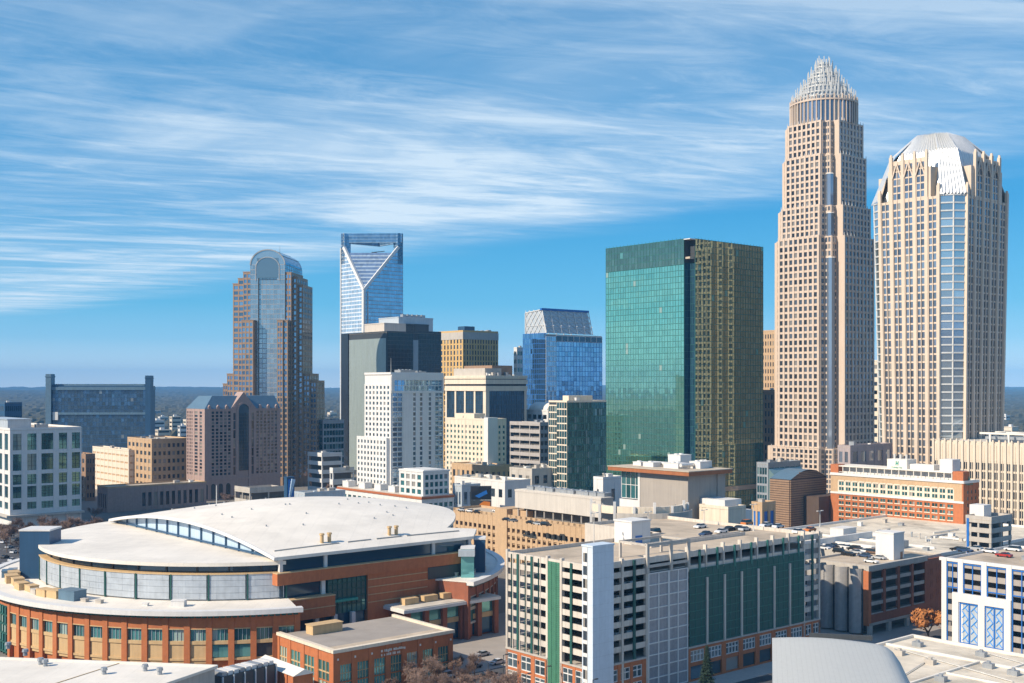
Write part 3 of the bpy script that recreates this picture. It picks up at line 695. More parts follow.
# --- blue glass tower with open frame top and V-shaped facet
def notch_tower():
    d = 1240
    B = Bld('open_top_tower', 'pale blue glass tower with a rectangular opening at its top and white V lines', 'skyscraper', 364, d, 341, 403)
    a, b = B.a, B.b; zt, zf, zh, zv = Z(229.5, d), Z(239, d), Z(250, d), Z(290, d); zl = Z(244, d)
    lg = banded('duke_lit_glass', (.58, .66, .74), (.62, .66, .70), 4.2, .28, .8, .1, 3.2, .14); dg = banded('duke_glass', (.34, .48, .64), (.38, .48, .58), 4.2, .26, .85, .08, 3.2, .12)  # left face's paler glass has its sunlit look put into the colour
    m = MB(); p = (0, .86*b, zl); q = (.88*a, 0, zl); o = (0, 0, zv)
    m.face([(0, 0, 0), (0, b, 0), (0, b, zt), (0, .86*b, zt), p, o][::-1]); m.build('left_glazing', lg, B.root)
    m = MB(); m.face([(0, 0, 0), (a, 0, 0), (a, 0, zt), (.88*a, 0, zt), q, o]); m.build('right_glazing', dg, B.root)
    # sloping facet between the V lines up to the floor of the opening
    f = (zh-zv)/(zl-zv); e = lambda s: tuple(o[i]+(s[i]-o[i])*f for i in range(3))
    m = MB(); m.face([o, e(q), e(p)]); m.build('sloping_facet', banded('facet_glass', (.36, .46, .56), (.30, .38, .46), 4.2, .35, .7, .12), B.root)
    ep, eq = e(p), e(q)
    m = MB(); m.face([ep, eq, (a, eq[1], zh), (a, b, zh), (0, b, zh)]); m.build('opening_floor', M['white'], B.root)
    k = MB()
    k.box(0, a, b-.5, b, 0, zh); k.box(a-.5, a, 0, b, 0, zh); k.build('rear_wall', dg, B.root)
    fr = MB()
    fr.box(.86*a, a, 0, 8, zh-12, zt-.1); fr.box(0, 8, .84*b, b, zh-12, zt-.1)
    fr.box(0, a, b-3, b-.02, zf, zt-.2); fr.box(a-3, a-.02, 0, b, zf, zt-.25)
    P = [Vector((.3, .98*b, (zt+zf)/2)), Vector((.98*a, .3, (zt+zf)/2))]
    dv = (P[1]-P[0]).normalized(); nv = Vector((-dv.y, dv.x, 0)); hw = 2.2
    A = [(P[0]+nv*hw), (P[0]-nv*hw), (P[1]-nv*hw), (P[1]+nv*hw)]
    fr.prism([(v.x, v.y) for v in A], zf, zt)
    fr.build('top_frame', banded('duke_frame', (.16, .30, .46), (.20, .32, .46), 3.5, .2, .6, .15), B.root)
    vl = MB()
    for w_ in (p, q): vl.bar((o[0]-.4, o[1]-.4, o[2]), (w_[0]-.4, w_[1]-.4, w_[2]), 3.0)
    vl.bar((-.5, -.5, 0), (-.5, -.5, zv), 2.6); vl.bar((-.5, 2.8, 0), (-.5, 2.8, zv-1), .8); vl.bar((4.6, -.5, 0), (4.6, -.5, zv-1), .8)
    vl.bar((-.3, b, 0), (-.3, b, zl), 1.2)
    vl.build('white_edge_line', M['white'], B.root)
    k = MB(); k.box(24, 30, 20, 22, zh, zh+1.5); k.bar((27, 21, zh+1.5), (38, 17, zh+3), .8); k.build('window_washing_crane', M['dark'], B.root)
notch_tower()
# ------------------------------------------------------------------ downtown blocks
def dark_tower():
    d = 950
    B = Bld('dark_slab_tower', 'black glass tower with one pale ribbed silver-green side, below the open-top tower', 'skyscraper', 387, d, 349, 441)
    z = lambda y: Z(y, d); zt = z(332)
    B.wall.box(0, B.a, 0, B.b, 0, zt-.1)
    B.off['L'] = -.2; B.curtain('L', 1.5, B.b-1, 4, z(338), 30, 1, mat('ribbed_silver_panel', (.36, .41, .36), .3, .08, .5, metal=.4), M['panel'], .25, .3, 0, 'ribbed_panel', hz=False)
    B.off['R'] = 0; B.curtain('R', .5, B.u(413), 4, zt, 18, 34, M['blk'], M['dark'], .25, .5)
    B.curtain('R', B.u(418), B.a, 4, z(330), 14, 34, M['blk'], M['dark'], .25, .5)
    k = MB(); k.box(B.u(413), B.u(418), -.4, .1, 0, zt-6); k.build('lift_shaft', M['grey'], B.root)
    k = MB(); k.box(-1, 4, B.b, B.b+11, 0, z(331)); k.build('side_wing', M['blk'], B.root)
    B.roof(-.3, B.a, -.3, B.b, zt, M['gravel'], M['dark'])
    def ph(x0, x1, y0, y1, z0, z1, m, nm='penthouse'):
        k = MB(); k.box(x0, x1, y0, y1, z0, z1); k.box(x0-.3, x1+.3, y0-.3, y1+.3, z1-.8, z1-.2); k.build(nm, m, B.root)
    ph(4, 34, 10, 40, zt, z(322), M['offw']); ph(20, 56, 12, 42, zt, z(315), M['panel']); ph(26, 50, 10, 30, zt, z(322), M['dark'])
    for i in range(5): B.unit(30+i*5, 20, z(315), 3.5, 4, 2.6)
    B.finish([M['dark']], [M['gn']])
dark_tower()
def gold_tower():
    B = block('gold_tower', 'boxy tower with golden panels and grey right side', 'tower', 463, 1050, 434, 498, 331, M['gold'], M['win'], 9, 13, 24, .55, .25, units=0)
    z = lambda y: Z(y, 1050)
    k = MB(); k.box(-.6, B.a+.2, -.6, B.b, B.zt-7.5, B.zt-.9); k.build('top_band', M['conc'], B.root)
    k = MB(); k.box(8, 20, 8, 18, B.zt, B.zt+5); k.build('penthouse', M['navy'], B.root)
    B.units(4, 20, 44, 8, 22, B.zt)
gold_tower()
def column_tower():
    d = 800
    B = Bld('columned_dark_tower', 'dark glass tower framed by cream columns with layered cream bands on top', 'tower', 486, d, 446, 526)
    z = lambda y: Z(y, d); zt = z(376); a, b = B.a, B.b
    B.wall.box(.2, a, .2, b, 0, zt-.1, 1)
    zc = z(391)
    for i in range(5):
        u = i*(b-1.8)/4; B.fb(B.wall, 'L', u, u+1.8, 0, zc, -.3, .7, 0)
    for u in (0, a-2.): B.fb(B.wall, 'R', u, u+2., 0, zc, -.3, .72, 0)
    B.wall.box(-.75, 2.4, -.76, 2.4, 0, zc, 0)
    for i in range(4): B.curtain('L', 1.8+i*(b-1.8)/4, (i+1)*(b-1.8)/4, 2, zc, 5, 22, M['gn'], M['dark'], .2)
    B.curtain('R', 2.4, a-2, 2, zc, 14, 22, M['gn'], M['dark'], .2)
    for (y0, y1, o, m) in ((391, 386, 1.2, 0), (386, 384, .2, 1), (384, 379.5, 1.2, 0), (379.5, 378, .4, 1), (378, 375.5, 1.2, 0)):
        B.wall.box(-o, a+o*.2, -o, b, z(y0)+.01, z(y1), m)
    B.wall.box(-1, a, -1, b, zt-2, zt+.4, 0)
    k = MB(); k.box(4, a-18, 6, b-4, zt, z(368)); k.build('penthouse', M['conc'], B.root)
    k = MB(); k.box(12, a-6, 8, b-6, zt, z(365)); k.build('plant_room', M['brown'], B.root)
    B.units(5, 3, a-4, 2, 8, zt+.4)
    B.finish([M['cream'], M['dark']], [M['gn']])
column_tower()
def lattice_tower():
    d = 1000
    B = Bld('lattice_top_tower', 'blue glass tower with a white lattice crown in the middle of the skyline', 'skyscraper', 546, d, 523, 602)
    z = lambda y: Z(y, d); zt = z(335); a, b = B.a, B.b
    k = MB(); k.box(.2, a-.2, .2, b-.2, 0, zt-.2); k.build('core', M['navy'], B.root)
    B.curtain('L', 0, b, 2, z(333), 12, 27, M['gb'], M['bluep'], .3, .35, .006)
    B.curtain('R', 0, B.u(556), 2, zt-1, 5, 27, M['gb'], M['white'], .45, .6, .004)
    B.curtain('R', B.u(556), a, 2, z(341), 16, 26, M['gb'], M['bluep'], .3, .35, .006)
    B.curtain('R', B.u(556), a, z(341), zt, 8, 1, M['gn'], M['white'], .5, .7, 0)
    B.roof(.3, a-.3, .3, b-.3, zt, M['gravel'])
    # lattice crown: leaning white trusses
    zc0, zc1, zc2 = z(333), z(309), z(313)
    pts0 = []; nx = 6
    tr = MB()
    for i in range(nx+1):
        x = a*.82*i/nx+1
        tr.bar((x, .5, zc0), (x, 6, zc1), .6); tr.bar((x, 6, zc1), (x, b-2, zc1-2), .6); tr.bar((x, b-2, zc0), (x, b-2, zc1-2), .6)
        tr.bar((x, .5, zc0+7), (x, b-2, zc0+7), .3)
        if i < nx:
            x2 = a*.82*(i+1)/nx+1
            for j in range(4):
                f0, f1 = j/4, (j+1)/4
                p = lambda xx, f: (xx, .5+5.5*f, zc0+(zc1-zc0)*f)
                tr.bar(p(x, f0), p(x2, f1), .32); tr.bar(p(x2, f0), p(x, f1), .32); tr.bar(p(x, f1), p(x2, f1), .4)
    for j in range(5):
        y0 = .5+j*(b-2.5)/5; y1 = .5+(j+1)*(b-2.5)/5
        zz = lambda y: zc0+(zc1-zc0)*min(1, y/6)
        for f0, f1 in ((0, .35), (.35, .7), (.7, 1)):
            tr.bar((1, y0, zc0+(zz(y0)-zc0)*f0), (1, y1, zc0+(zz(y1)-zc0)*f1), .32); tr.bar((1, y1, zc0+(zz(y1)-zc0)*f0), (1, y0, zc0+(zz(y0)-zc0)*f1), .32)
    tr.build('lattice_crown', M['white'], B.root)
    k = MB(); k.face([(1, .9, zc0), (a*.82, .9, zc0), (a*.82, 6.3, zc1-.5), (1, 6.3, zc1-.5)]); k.face([(1.4, .6, zc0), (1.4, 6, zc1), (1.4, b-2, zc1-2), (1.4, b-2, zc0)])
    k.box(0, a*.84, 5.5, 8, zc1-.6, zc1+1.2, 1)
    k.build('crown_screen', [M['panel'], M['bluep']], B.root)
    B.finish([M['white']], [M['gb']])
lattice_tower()
block('slim_white_slab', 'slim pale slab with green window bands just left of the blue lattice-topped tower', 'apartment block', 517, 1100, 514, 525, 348, M['white'], M['wint'], 2, 3, 14, .2, .5, units=1)
def white_condo():
    d = 640
    B = Bld('white_residential_tower', 'white residential tower with blue glass corner columns and cream left side', 'apartment tower', 391, d, 365, 443)
    z = lambda y: Z(y, d); zt = z(374); a, b = B.a, B.b
    B.wall.box(0, a, 0, b, 0, zt-.2)
    zr = z(392); nfl = 21; rz = rowz(14, zr, nfl, .3)
    f = lambda q: (q[0]*a, q[1]*a)
    for c, n, wm in (((.02, .20), 2, 1), ((.42, .46), 1, 0), ((.70, .75), 1, 0), ((.83, .98), 2, 1)):
        pass
    cols = [(.03*a, .11*a), (.12*a, .20*a), (.41*a, .46*a), (.54*a, .59*a), (.71*a, .76*a), (.84*a, .905*a), (.92*a, .98*a)]
    B.facade('R', cols, rz, 0, a, 0, zr, .4, inset=.12)
    for ww in B.wins:
        if ww.v[0][0] < .2*a or ww.v[0][0] > .8*a: ww.m = [1]*len(ww.m)
    B.facade('L', cells(.4, b-.4, 7, .5), rowz(14, z(385), nfl, .45), 0, b, 0, z(384), .35)
    B.corner(0, z(376), .4)
    # two glazed storeys under a white frame
    B.curtain('R', .06*a, .97*a, zr+.5, z(380), 14, 2, M['gb'], M['white'], .18, .3)
    B.fb(B.wall, 'R', 0, a, z(380), z(374), -.1, .8); B.fb(B.wall, 'R', 0, .05*a, zr, z(380), -.1, .8); B.fb(B.wall, 'R', .975*a, a, zr, z(380), -.1, .8)
    B.fb(B.wall, 'R', 0, a, zr-.7, zr+.5, -.1, .7)
    for fy in (438, 470): B.fb(B.wall, 'R', .01, a, z(fy), z(fy)+.6, -.1, .6)
    k = MB()
    for i in range(nfl):
        for u0, u1 in ((.02*a, .215*a), (.83*a, .99*a)): B.fb(k, 'R', u0, u1, 14+i*(zr-14)/nfl-.1, 14+i*(zr-14)/nfl+.12, .1, 1.3)
    k.build('balcony_slab', M['white'], B.root)
    B.roof(-.5, a, -.5, b, zt, M['gravel'], M['white'], 1.0)
    k = MB(); k.box(-2, 0, 1, b+5, 0, z(438)); k.build('side_wing', M['white'], B.root)
    B.off['L'] = -2; B.facade('L', cells(1.4, b+4.6, 9, .5), rowz(14, z(440), 10, .45), 1, b+5, 0, z(437.5), .35); B.off['L'] = 0
    k = MB(); k.tube((2, 3, zt), (2, 3, zt+9), .15, .06, 5); k.build('roof_mast', M['silver'], B.root)
    B.unit(12, 8, zt, 10, 6, 2.4); B.unit(24, 8, zt, 6, 5, 1.6)
    B.finish([M['white']], [M['gw'], M['winb']])
    # stepped podium
    P = Bld('stepped_podium', 'low white-framed podium block stepping up at the foot of the white residential tower', 'building', 422, 590, 338, 453.5)
    zt = Z(499, 590); zu = Z(473, 590); a, b = P.a, P.b
    P.wall.box(0, a, 0, b, 0, zt-.05)
    P.facade('R', cells(.5, a-.5, 6, .3), rowz(1, zt-2, 4, .35), 0, a, 0, zt, .5); P.facade('L', cells(.5, b-.5, 16, .35), rowz(1, zt-2, 4, .4), 0, b, 0, zt, .5)
    P.corner(0, zt, .5)
    k = MB(); k.box(-.9, a, -.9, b, zt-.2, zt+.9); k.build('rust_cornice', M['red'], P.root)
    P.roof(-.4, a, -.4, b, zt+.95, M['dirty'], M['conc'], .4)
    P.wall.box(3, a-1, 3, 24, zt, zu-.1)
    P.off['R'] = 3; P.off['L'] = 3
    P.facade('R', cells(3.5, a-1.5, 5, .3), rowz(zt+1, zu-1, 3, .35), 3, a-1, zt, zu, .5); P.facade('L', cells(3.5, 23.5, 4, .35), rowz(zt+1, zu-1, 3, .35), 3, 24, zt, zu, .5)
    P.corner(zt, zu, .5, x=3, y=3)
    k = MB(); k.box(2.3, a-.5, 2.3, 24.3, zu-.1, zu+.8); k.box(4, a-3, 4, 22, zu+.8, zu+1.1); k.build('upper_roof', M['white'], P.root)
    for i in range(4): P.unit(3+random.random()*2, 30+i*15, zt+.95, 5, 6, 3.2, M['white'])
    P.units(5, 8, a-2, 26, b-4, zt+.95)
    P.finish([M['white']], [M['wint']])
white_condo()
def cream_midrise():
    B = block('cream_apartment_block', 'cream apartment block with small dark windows, right of the white residential tower', 'apartment block', 488, 715, 446, 506, 420, M['cream'], M['wint'], 11, 4, 15, .55, .5, units=3, top=3)
    k = MB(); k.box(-.9, 7, -1, 3, 0, B.zt+1.5); k.build('blank_end_wall', M['white'], B.root)
    k = MB(); k.box(5, 14, 20, 40, B.zt, B.zt+3.5); k.build('penthouse', M['cream'], B.root)
    B2 = block('tan_shop_block', 'low tan block at the foot of the cream apartment block', 'building', 490, 690, 452, 512, 467, M['tanb'], M['win'], 8, 4, 3, .5, .5, units=2)
cream_midrise()
def louvre_block(name, label, xc, d, xl, xr, yt, n, wm=None, dark=None, units=2, base=0, cat='car park', uprights=7):
    B = Bld(name, label, cat, xc, d, xl, xr); zt = Z(yt, d); a, b = B.a, B.b; wm = wm or M['conc']
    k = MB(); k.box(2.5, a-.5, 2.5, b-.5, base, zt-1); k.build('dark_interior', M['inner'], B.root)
    h = (zt-1-base-3)/n
    for i in range(n+1):
        z0 = base+3+i*h
        B.wall.box(-.02, a, -.01, b, z0-.25, z0, 0)
        B.fb(B.wall, 'R', 0, a, z0-.3, z0+h*.42, 0, .25); B.fb(B.wall, 'L', -.25, b, z0-.3, z0+h*.42, 0, .25)
    for i in range(uprights+1):
        B.fb(B.wall, 'R', i*(a-.6)/uprights, i*(a-.6)/uprights+.6, base, zt, -.6, .1); B.fb(B.wall, 'L', i*(b-.6)/uprights, i*(b-.6)/uprights+.6, base, zt, -.6, .1)
    B.roof(-.3, a, -.3, b, zt, M['deck'], wm, 1.0)
    B.units(units, 2, a-2, 2, b-2, zt)
    B.finish([wm], [M['win']]); B.zt = zt
    return B
louvre_block('grey_car_park', 'grey concrete car park with long dark slots right of the columned dark tower', 540, 770, 510, 552, 424, 9, mat('grey_concrete', (.40, .37, .35), .85, .08, .3), uprights=3)
def arched_roof_hall():
    B = block('arched_roof_house', 'pale block with a small round white roof below the lattice-topped tower', 'building', 548, 820, 522, 575, 411, M['white'], M['win'], 5, 5, 9, .3, .5, units=2)
    k = MB(); ns = 12
    for i in range(ns):
        t0, t1 = math.pi*i/ns, math.pi*(i+1)/ns
        k.face([(10-9*math.cos(t0), 2, B.zt+6*math.sin(t0)), (10-9*math.cos(t1), 2, B.zt+6*math.sin(t1)), (10-9*math.cos(t1), 22, B.zt+6*math.sin(t1)), (10-9*math.cos(t0), 22, B.zt+6*math.sin(t0))])
    k.face([(10-9*math.cos(math.pi*i/ns), 2.05, B.zt+6*math.sin(math.pi*i/ns)) for i in range(ns+1)])
    k.build('round_roof', M['roofw'], B.root)
arched_roof_hall()
def teal_office():
    d = 640
    B = Bld('teal_office_block', 'teal glass office with cream bands, just left of the green glass tower', 'office block', 567, d, 549, 606)
    zt = Z(402, d); a, b = B.a, B.b
    k = MB(); k.box(.1, a, .1, b, 0, zt-.2); k.build('core', M['dark'], B.root)
    B.curtain('L', 0, b*.55, 3, zt, 4, 16, M['gt'], M['cream'], .22, .7, .006); B.curtain('L', b*.55, b, 3, zt-2, 4, 16, M['gt'], M['cream'], .22, .7, .006)
    B.curtain('R', 0, a*.42, 3, zt, 7, 16, M['gt'], M['greenp'], .25, .8, .006); B.curtain('R', a*.42, a, 3, zt, 12, 16, M['gt'], M['greenp'], .2, .35, .006)
    B.roof(-.3, a, -.3, b, zt, M['gravel'], M['cream'], .8); B.units(3, 3, a-3, 3, b-3, zt)
    k = MB(); k.box(6, a-6, 5, b-5, zt, zt+3.5); k.build('penthouse', M['cream'], B.root)
teal_office()
# behind the green tower and the tallest tower
block('orange_stone_tower', 'narrow orange stone tower squeezed between the green tower and the tallest tower', 'tower', 775, 860, 762, 800, 331, M['tanb'], M['win'], 5, 6, 22, .55, .4, units=1)
block('brown_stone_block', 'brown block in front of the narrow orange stone tower', 'building', 774, 800, 755, 800, 391, M['brown'], M['win'], 6, 6, 12, .5, .4, units=1)
block('pale_banded_tower', 'pale banded tower glimpsed between the two tall granite towers', 'tower', 878, 900, 868, 905, 361, M['cream'], M['win'], 2, 5, 14, .1, .55, units=1)
# ---------------- left: hotel with slate roof and tall arch
def arch_hotel():
    d = 760
    B = Bld('arched_hotel', 'mauve granite hotel with a tall arched window under a gable and a slate mansard roof', 'hotel', 205, d, 187, 280)
    z = lambda y: Z(y, d); ze = z(409); zr = z(396); a, b = B.a, B.b
    B.wall.box(0, a, 0, b, 0, ze-.05)
    um = a*.50; gw = a*.085
    rz = rowz(16, ze-1.5, 19, .34)
    B.facade('R', cells(4, um-gw*1.9, 5, .38), rz, 0, um-gw*1.7, 0, ze, .4); B.facade('R', cells(um+gw*1.9, a-2, 6, .38), rz, um+gw*1.7, a, 0, ze, .4)
    B.facade('R', [(um-gw*1.6, um-gw*1.25)], rowz(16, ze-2, 7, .1), um-gw*1.7, um-gw*1.1, 0, ze, .4); B.facade('R', [(um+gw*1.25, um+gw*1.6)], rowz(16, ze-2, 7, .1), um+gw*1.1, um+gw*1.7, 0, ze, .4)
    B.facade('L', cells(1, b*.6, 2, .4), rz, 0, b*.62, 0, ze, .4, piers=True); B.facade('L', cells(b*.64, b-.5, 4, .5), rz, b*.62, b, 0, ze, .4)
    B.corner(0, ze, .4, w=3.6)
    # tall arched window
    zb, zs = 19, z(410)
    def archpoly(r, zb, zs, y): return [(um-r, y, zb), (um+r, y, zb)]+[(um+r*math.cos(math.pi*i/12), y, zs+r*math.sin(math.pi*i/12)) for i in range(13)]
    k = MB(); k.face(archpoly(gw*.8, zb, zs, -.25)); k.build('arched_window', M['gn'], B.root)
    k = MB(); q = archpoly(gw*.95, zb, zs, -.4)[2:]
    for i in range(12): k.bar(q[i], q[i+1], 1.3)
    k.box(um-gw*1.1, um-gw*.8, -.6, .1, 0, zs); k.box(um+gw*.8, um+gw*1.1, -.6, .1, 0, zs)
    k.build('arch_surround', M['purple'], B.root)
    k = MB()
    for i in range(1, 18): k.box(um-gw*.8, um+gw*.8, -.42, -.3, zb+i*(zs-zb)/17, zb+i*(zs-zb)/17+.25)
    for i in (-1, 0, 1): k.box(um+i*gw*.4-.12, um+i*gw*.4+.12, -.44, -.3, zb, zs+gw*.6)
    k.build('window_bars', M['dark'], B.root)
    # gable and mansard
    g = MB(); gp_ = [(um-gw*2, ze-3), (um+gw*2, ze-3), (um+gw*2, ze), (um, z(392)), (um-gw*2, ze)]
    vs = [(p[0], -.45, p[1]) for p in gp_]+[(p[0], 9, p[1]) for p in gp_]; g.raw(vs, [(0, 1, 2, 3, 4), (9, 8, 7, 6, 5)]+[(i, (i+1) % 5, (i+1) % 5+5, i+5) for i in range(5)]); 
    # open the gable over the arch by setting the arch proud of it
    g.build('gable', M['purple'], B.root)
    k = MB(); k.face([(p[0], -.5, p[2]) for p in archpoly(gw*.8, ze-3.2, zs, 0)]); k.build('arch_head_window', M['gn'], B.root)
    m = MB(); i_ = 7
    lo = [(-.5, -.5), (a, -.5), (a, b), (-.5, b)]; hi = [(i_, i_*.6), (a-2, i_*.6), (a-2, b-3), (i_, b-3)]
    m.raw([(*p, ze) for p in lo]+[(*p, zr) for p in hi], [(0, 1, 5, 4), (1, 2, 6, 5), (2, 3, 7, 6), (3, 0, 4, 7), (4, 5, 6, 7)]); m.build('mansard_roof', M['slate'], B.root)
    for i in range(9):
        if abs(i-4) < 1: continue
        k = MB(); u = 3+i*(a-6)/8; k.box(u-1, u+1, -.7, 1.2, ze-.5, ze+1.2); k.raw([(u-1.1, -.75, ze+1.2), (u+1.1, -.75, ze+1.2), (u, -.75, ze+2.6), (u-1.1, 2, ze+1.2), (u+1.1, 2, ze+1.2), (u, 2, ze+2.6)], [(0, 1, 2), (5, 4, 3), (0, 2, 5, 3), (1, 4, 5, 2)]); k.build('dormer', M['purple'], B.root)
    # ground-floor arcade
    for i in range(4):
        u = um-gw*2.4-i*5.4; k = MB(); k.face([(u-1.5, -.55, 1), (u+1.5, -.55, 1)]+[(u+1.5*math.cos(math.pi*j/8), -.55, 9.5+1.5*math.sin(math.pi*j/8)) for j in range(9)]); k.build('arcade_window', M['win'], B.root)
    k = MB(); k.box(-.6, a, -.62, .1, 13.2, 14.4); k.build('string_course', M['purple'], B.root)
    B.finish([M['purple']], [M['win']])
    W = Bld('arcaded_wing', 'long low brown wing with tall dark arcade openings in front of the mauve hotel', 'building', 108, 690, 100, 206, b=16)
    W = W
    zt = Z(488, 690); a, b = W.a, W.b
    W.wall.box(0, a, 0, b, 0, zt-.05)
    W.facade('R', cells(a*.32, a-1, 11, .45), [(2.5, zt-4)], 0, a, 0, zt, .5); W.fb(W.wall, 'R', 1, a*.3, 8, 9, -.05, .4); W.facade('L', cells(1, b-1, 4, .5), [(2.5, zt-4)], 0, b, 0, zt, .5)
    W.corner(0, zt, .5); W.roof(-.6, a, -.6, b, zt, M['deck'], M['tanb'], .7); W.units(3, 20, a-2, 3, b-2, zt)
    W.finish([M['purple']], [M['win']])
arch_hotel()
def white_office():
    d = 600
    B = Bld('white_grid_office', 'white gridded office with large square dark windows at the left edge', 'office block', 11, d, -70, 81)
    z = lambda y: Z(y, d); zt = z(430); a, b = B.a, B.b
    B.wall.box(0, a, 0, b, 0, zt-.1)
    rows = [(z(q[0]), z(q[1])) for q in ((510, 503), (498.5, 487), (485, 475), (471, 454.5), (450.5, 434))]
    cols = [(p*a, q*a) for p, q in ((.02, .14), (.22, .35), (.42, .59), (.67, .79), (.86, .98))]
    B.facade('R', cols, rows, 0, a, 8, zt, .7, inset=.1)
    B.facade('L', cells(.5, b*.5, 8, .4), rows, 0, b, 8, zt, .7, inset=.1); B.corner(8, zt, .7, w=.5)
    k = MB()
    for c in cols:
        for r in rows:
            for f in ((1/3, 2/3) if c[1]-c[0] > 5 else (.5,)): k.box(c[0]+(c[1]-c[0])*f-.1, c[0]+(c[1]-c[0])*f+.1, -.25, 0, r[0], r[1])
            for f in (.28, .55, .8): k.box(c[0], c[1], -.22, 0, r[0]+(r[1]-r[0])*f-.08, r[0]+(r[1]-r[0])*f+.08)
    k.build('window_bars', M['dark'], B.root)
    B.fb(B.wall, 'R', 0, a, 0, 8, -.05, .1)
    for i in range(6): B.fb(B.wall, 'R', i*(a-1)/5, i*(a-1)/5+1, 0, 8, 0, .7)
    k = MB(); k.box(-3, a+1, -3, b, 7.6, 8.6); k.build('canopy', M['conc'], B.root)
    B.roof(-.8, a, -.8, b, zt, M['deck'], M['white'], 1.0)
    k = MB(); k.box(-20+22, 14, 12, 60, zt, zt+5); k.box(1.5, 14.5, 11.5, 60.5, zt+5, zt+5.4); k.build('penthouse', M['panel'], B.root)
    B.unit(a-20, 10, zt, 6, 4, 2.2)
    B.finish([M['white']], [M['gt']])
white_office()
def pylon_office():
    d = 1100
    B = Bld('pylon_glass_office', 'broad dark glass office between two tall corner pylons, far left', 'office block', 52, d, 0, 146, math.radians(3), b=34)
    z = lambda y: Z(y, d); zt = z(386); a = B.a
    k = MB(); k.box(0, a, .1, 34, 0, zt); k.build('core', M['navy'], B.root)
    gx = M['gw']
    B.curtain('R', 0, a, 2, z(414), 30, 12, M['gp'], M['navy'], .2, .5, .012); B.curtain('R', 0, a, z(414)+.6, z(390), 30, 6, M['gp'], M['navy'], .2, .4, .010)
    k = MB(); k.box(-.5, a+.5, -1.2, 0, z(414)-.6, z(412.5)); k.box(-.5, a+.5, -1, 34, z(390), z(387)); k.box(2, a-2, 2, 20, z(387), z(384)); k.build('cornice_band', M['slate'], B.root)
    for x, yy in ((-5, 374), (a, 375.5)):
        k = MB(); k.box(x, x+5, -3, 8, 0, z(yy)); k.box(x-.4, x+5.4, -3.4, 8.4, z(yy+3), z(yy+2)); k.build('corner_pylon', M['navy'] if x > 0 else M['slate'], B.root)
    k = MB(); k.box(1, 6, -1.3, 0, z(420), z(412)); k.build('sign_panel', M['white'], B.root)
pylon_office()
block('dark_low_office', 'low dark office on the horizon at the left edge', 'office block', 5, 1300, -60, 22, 403, M['navy'], M['gn'], 10, 8, 5, .2, .5, units=4, cap=40)
block('cream_long_block', 'sunlit cream block with faint window bands in front of the pylon glass office', 'building', 129, 800, 93, 140, 451, M['cream'], M['tanb'], 9, 3, 6, .2, .75, units=2)
block('tan_windowed_block', 'tan block with rows of brown windows between the cream block and the mauve hotel', 'building', 152, 780, 128, 190, 440, M['tanb'], M['win'], 6, 8, 7, .45, .5, units=2)
block('brown_infill_block', 'plain brown block between the white gridded office and the cream block', 'building', 86, 760, 70, 95, 455, M['brown'], M['win'], 4, 3, 5, .5, .5, units=1)  # plain brown brick on every side
# between the vaulted tower and the dark slab tower
block('teal_glass_block', 'small teal glass block right of the vaulted tower', 'office block', 323, 880, 310, 344, 421, M['grey'], M['gt'], 4, 7, 9, .1, .3, units=2)
louvre_block('white_slotted_car_park', 'white car park with three dark slots below the teal glass block', 322, 800, 308, 342, 455, 4, M['white'], uprights=1)
louvre_block('small_white_ramp', 'small white slotted ramp building with a pale end wall, behind the arena roof', 333, 690, 330, 354, 471, 3, M['white'], uprights=1)
louvre_block('low_grey_car_park', 'low pale car park with dark slots behind the arena roof beside the blue banner', 250, 640, 235, 287, 491, 2, M['conc'], uprights=2, units=1)
def banner_tower():
    B = Bld('banner_pylon', 'dark blue sign pylon with a pale swoosh banner behind the arena roof', 'sign', 287, 600, 284, 294.5)
    zt = Z(478, 600)
    k = MB(); k.box(0, B.a, 0, B.b, 0, zt); k.box(-.2, B.a+.2, -.2, B.b+.2, zt, zt+.5); k.build('shaft', M['navy'], B.root)
    k = MB(); k.box(.6, B.a-.6, -.15, .0, zt-13, zt-.8); k.build('banner', M['bluep'], B.root)
    k = MB()
    for i in range(6): k.bar((1.2+i*.35, -.2, zt-11+i*1.7), (1.6+i*.35, -.2, zt-9.2+i*1.7), .8+.25*i)
    k.build('swoosh', M['skyp'], B.root)
banner_tower()
block('green_roofed_store', 'low store with pale green wall and rust fascia behind the arena roof', 'shop', 305, 575, 295, 345, 494, M['panel'], M['wint'], 3, 5, 2, .5, .5, units=3, rm=M['dirty'])
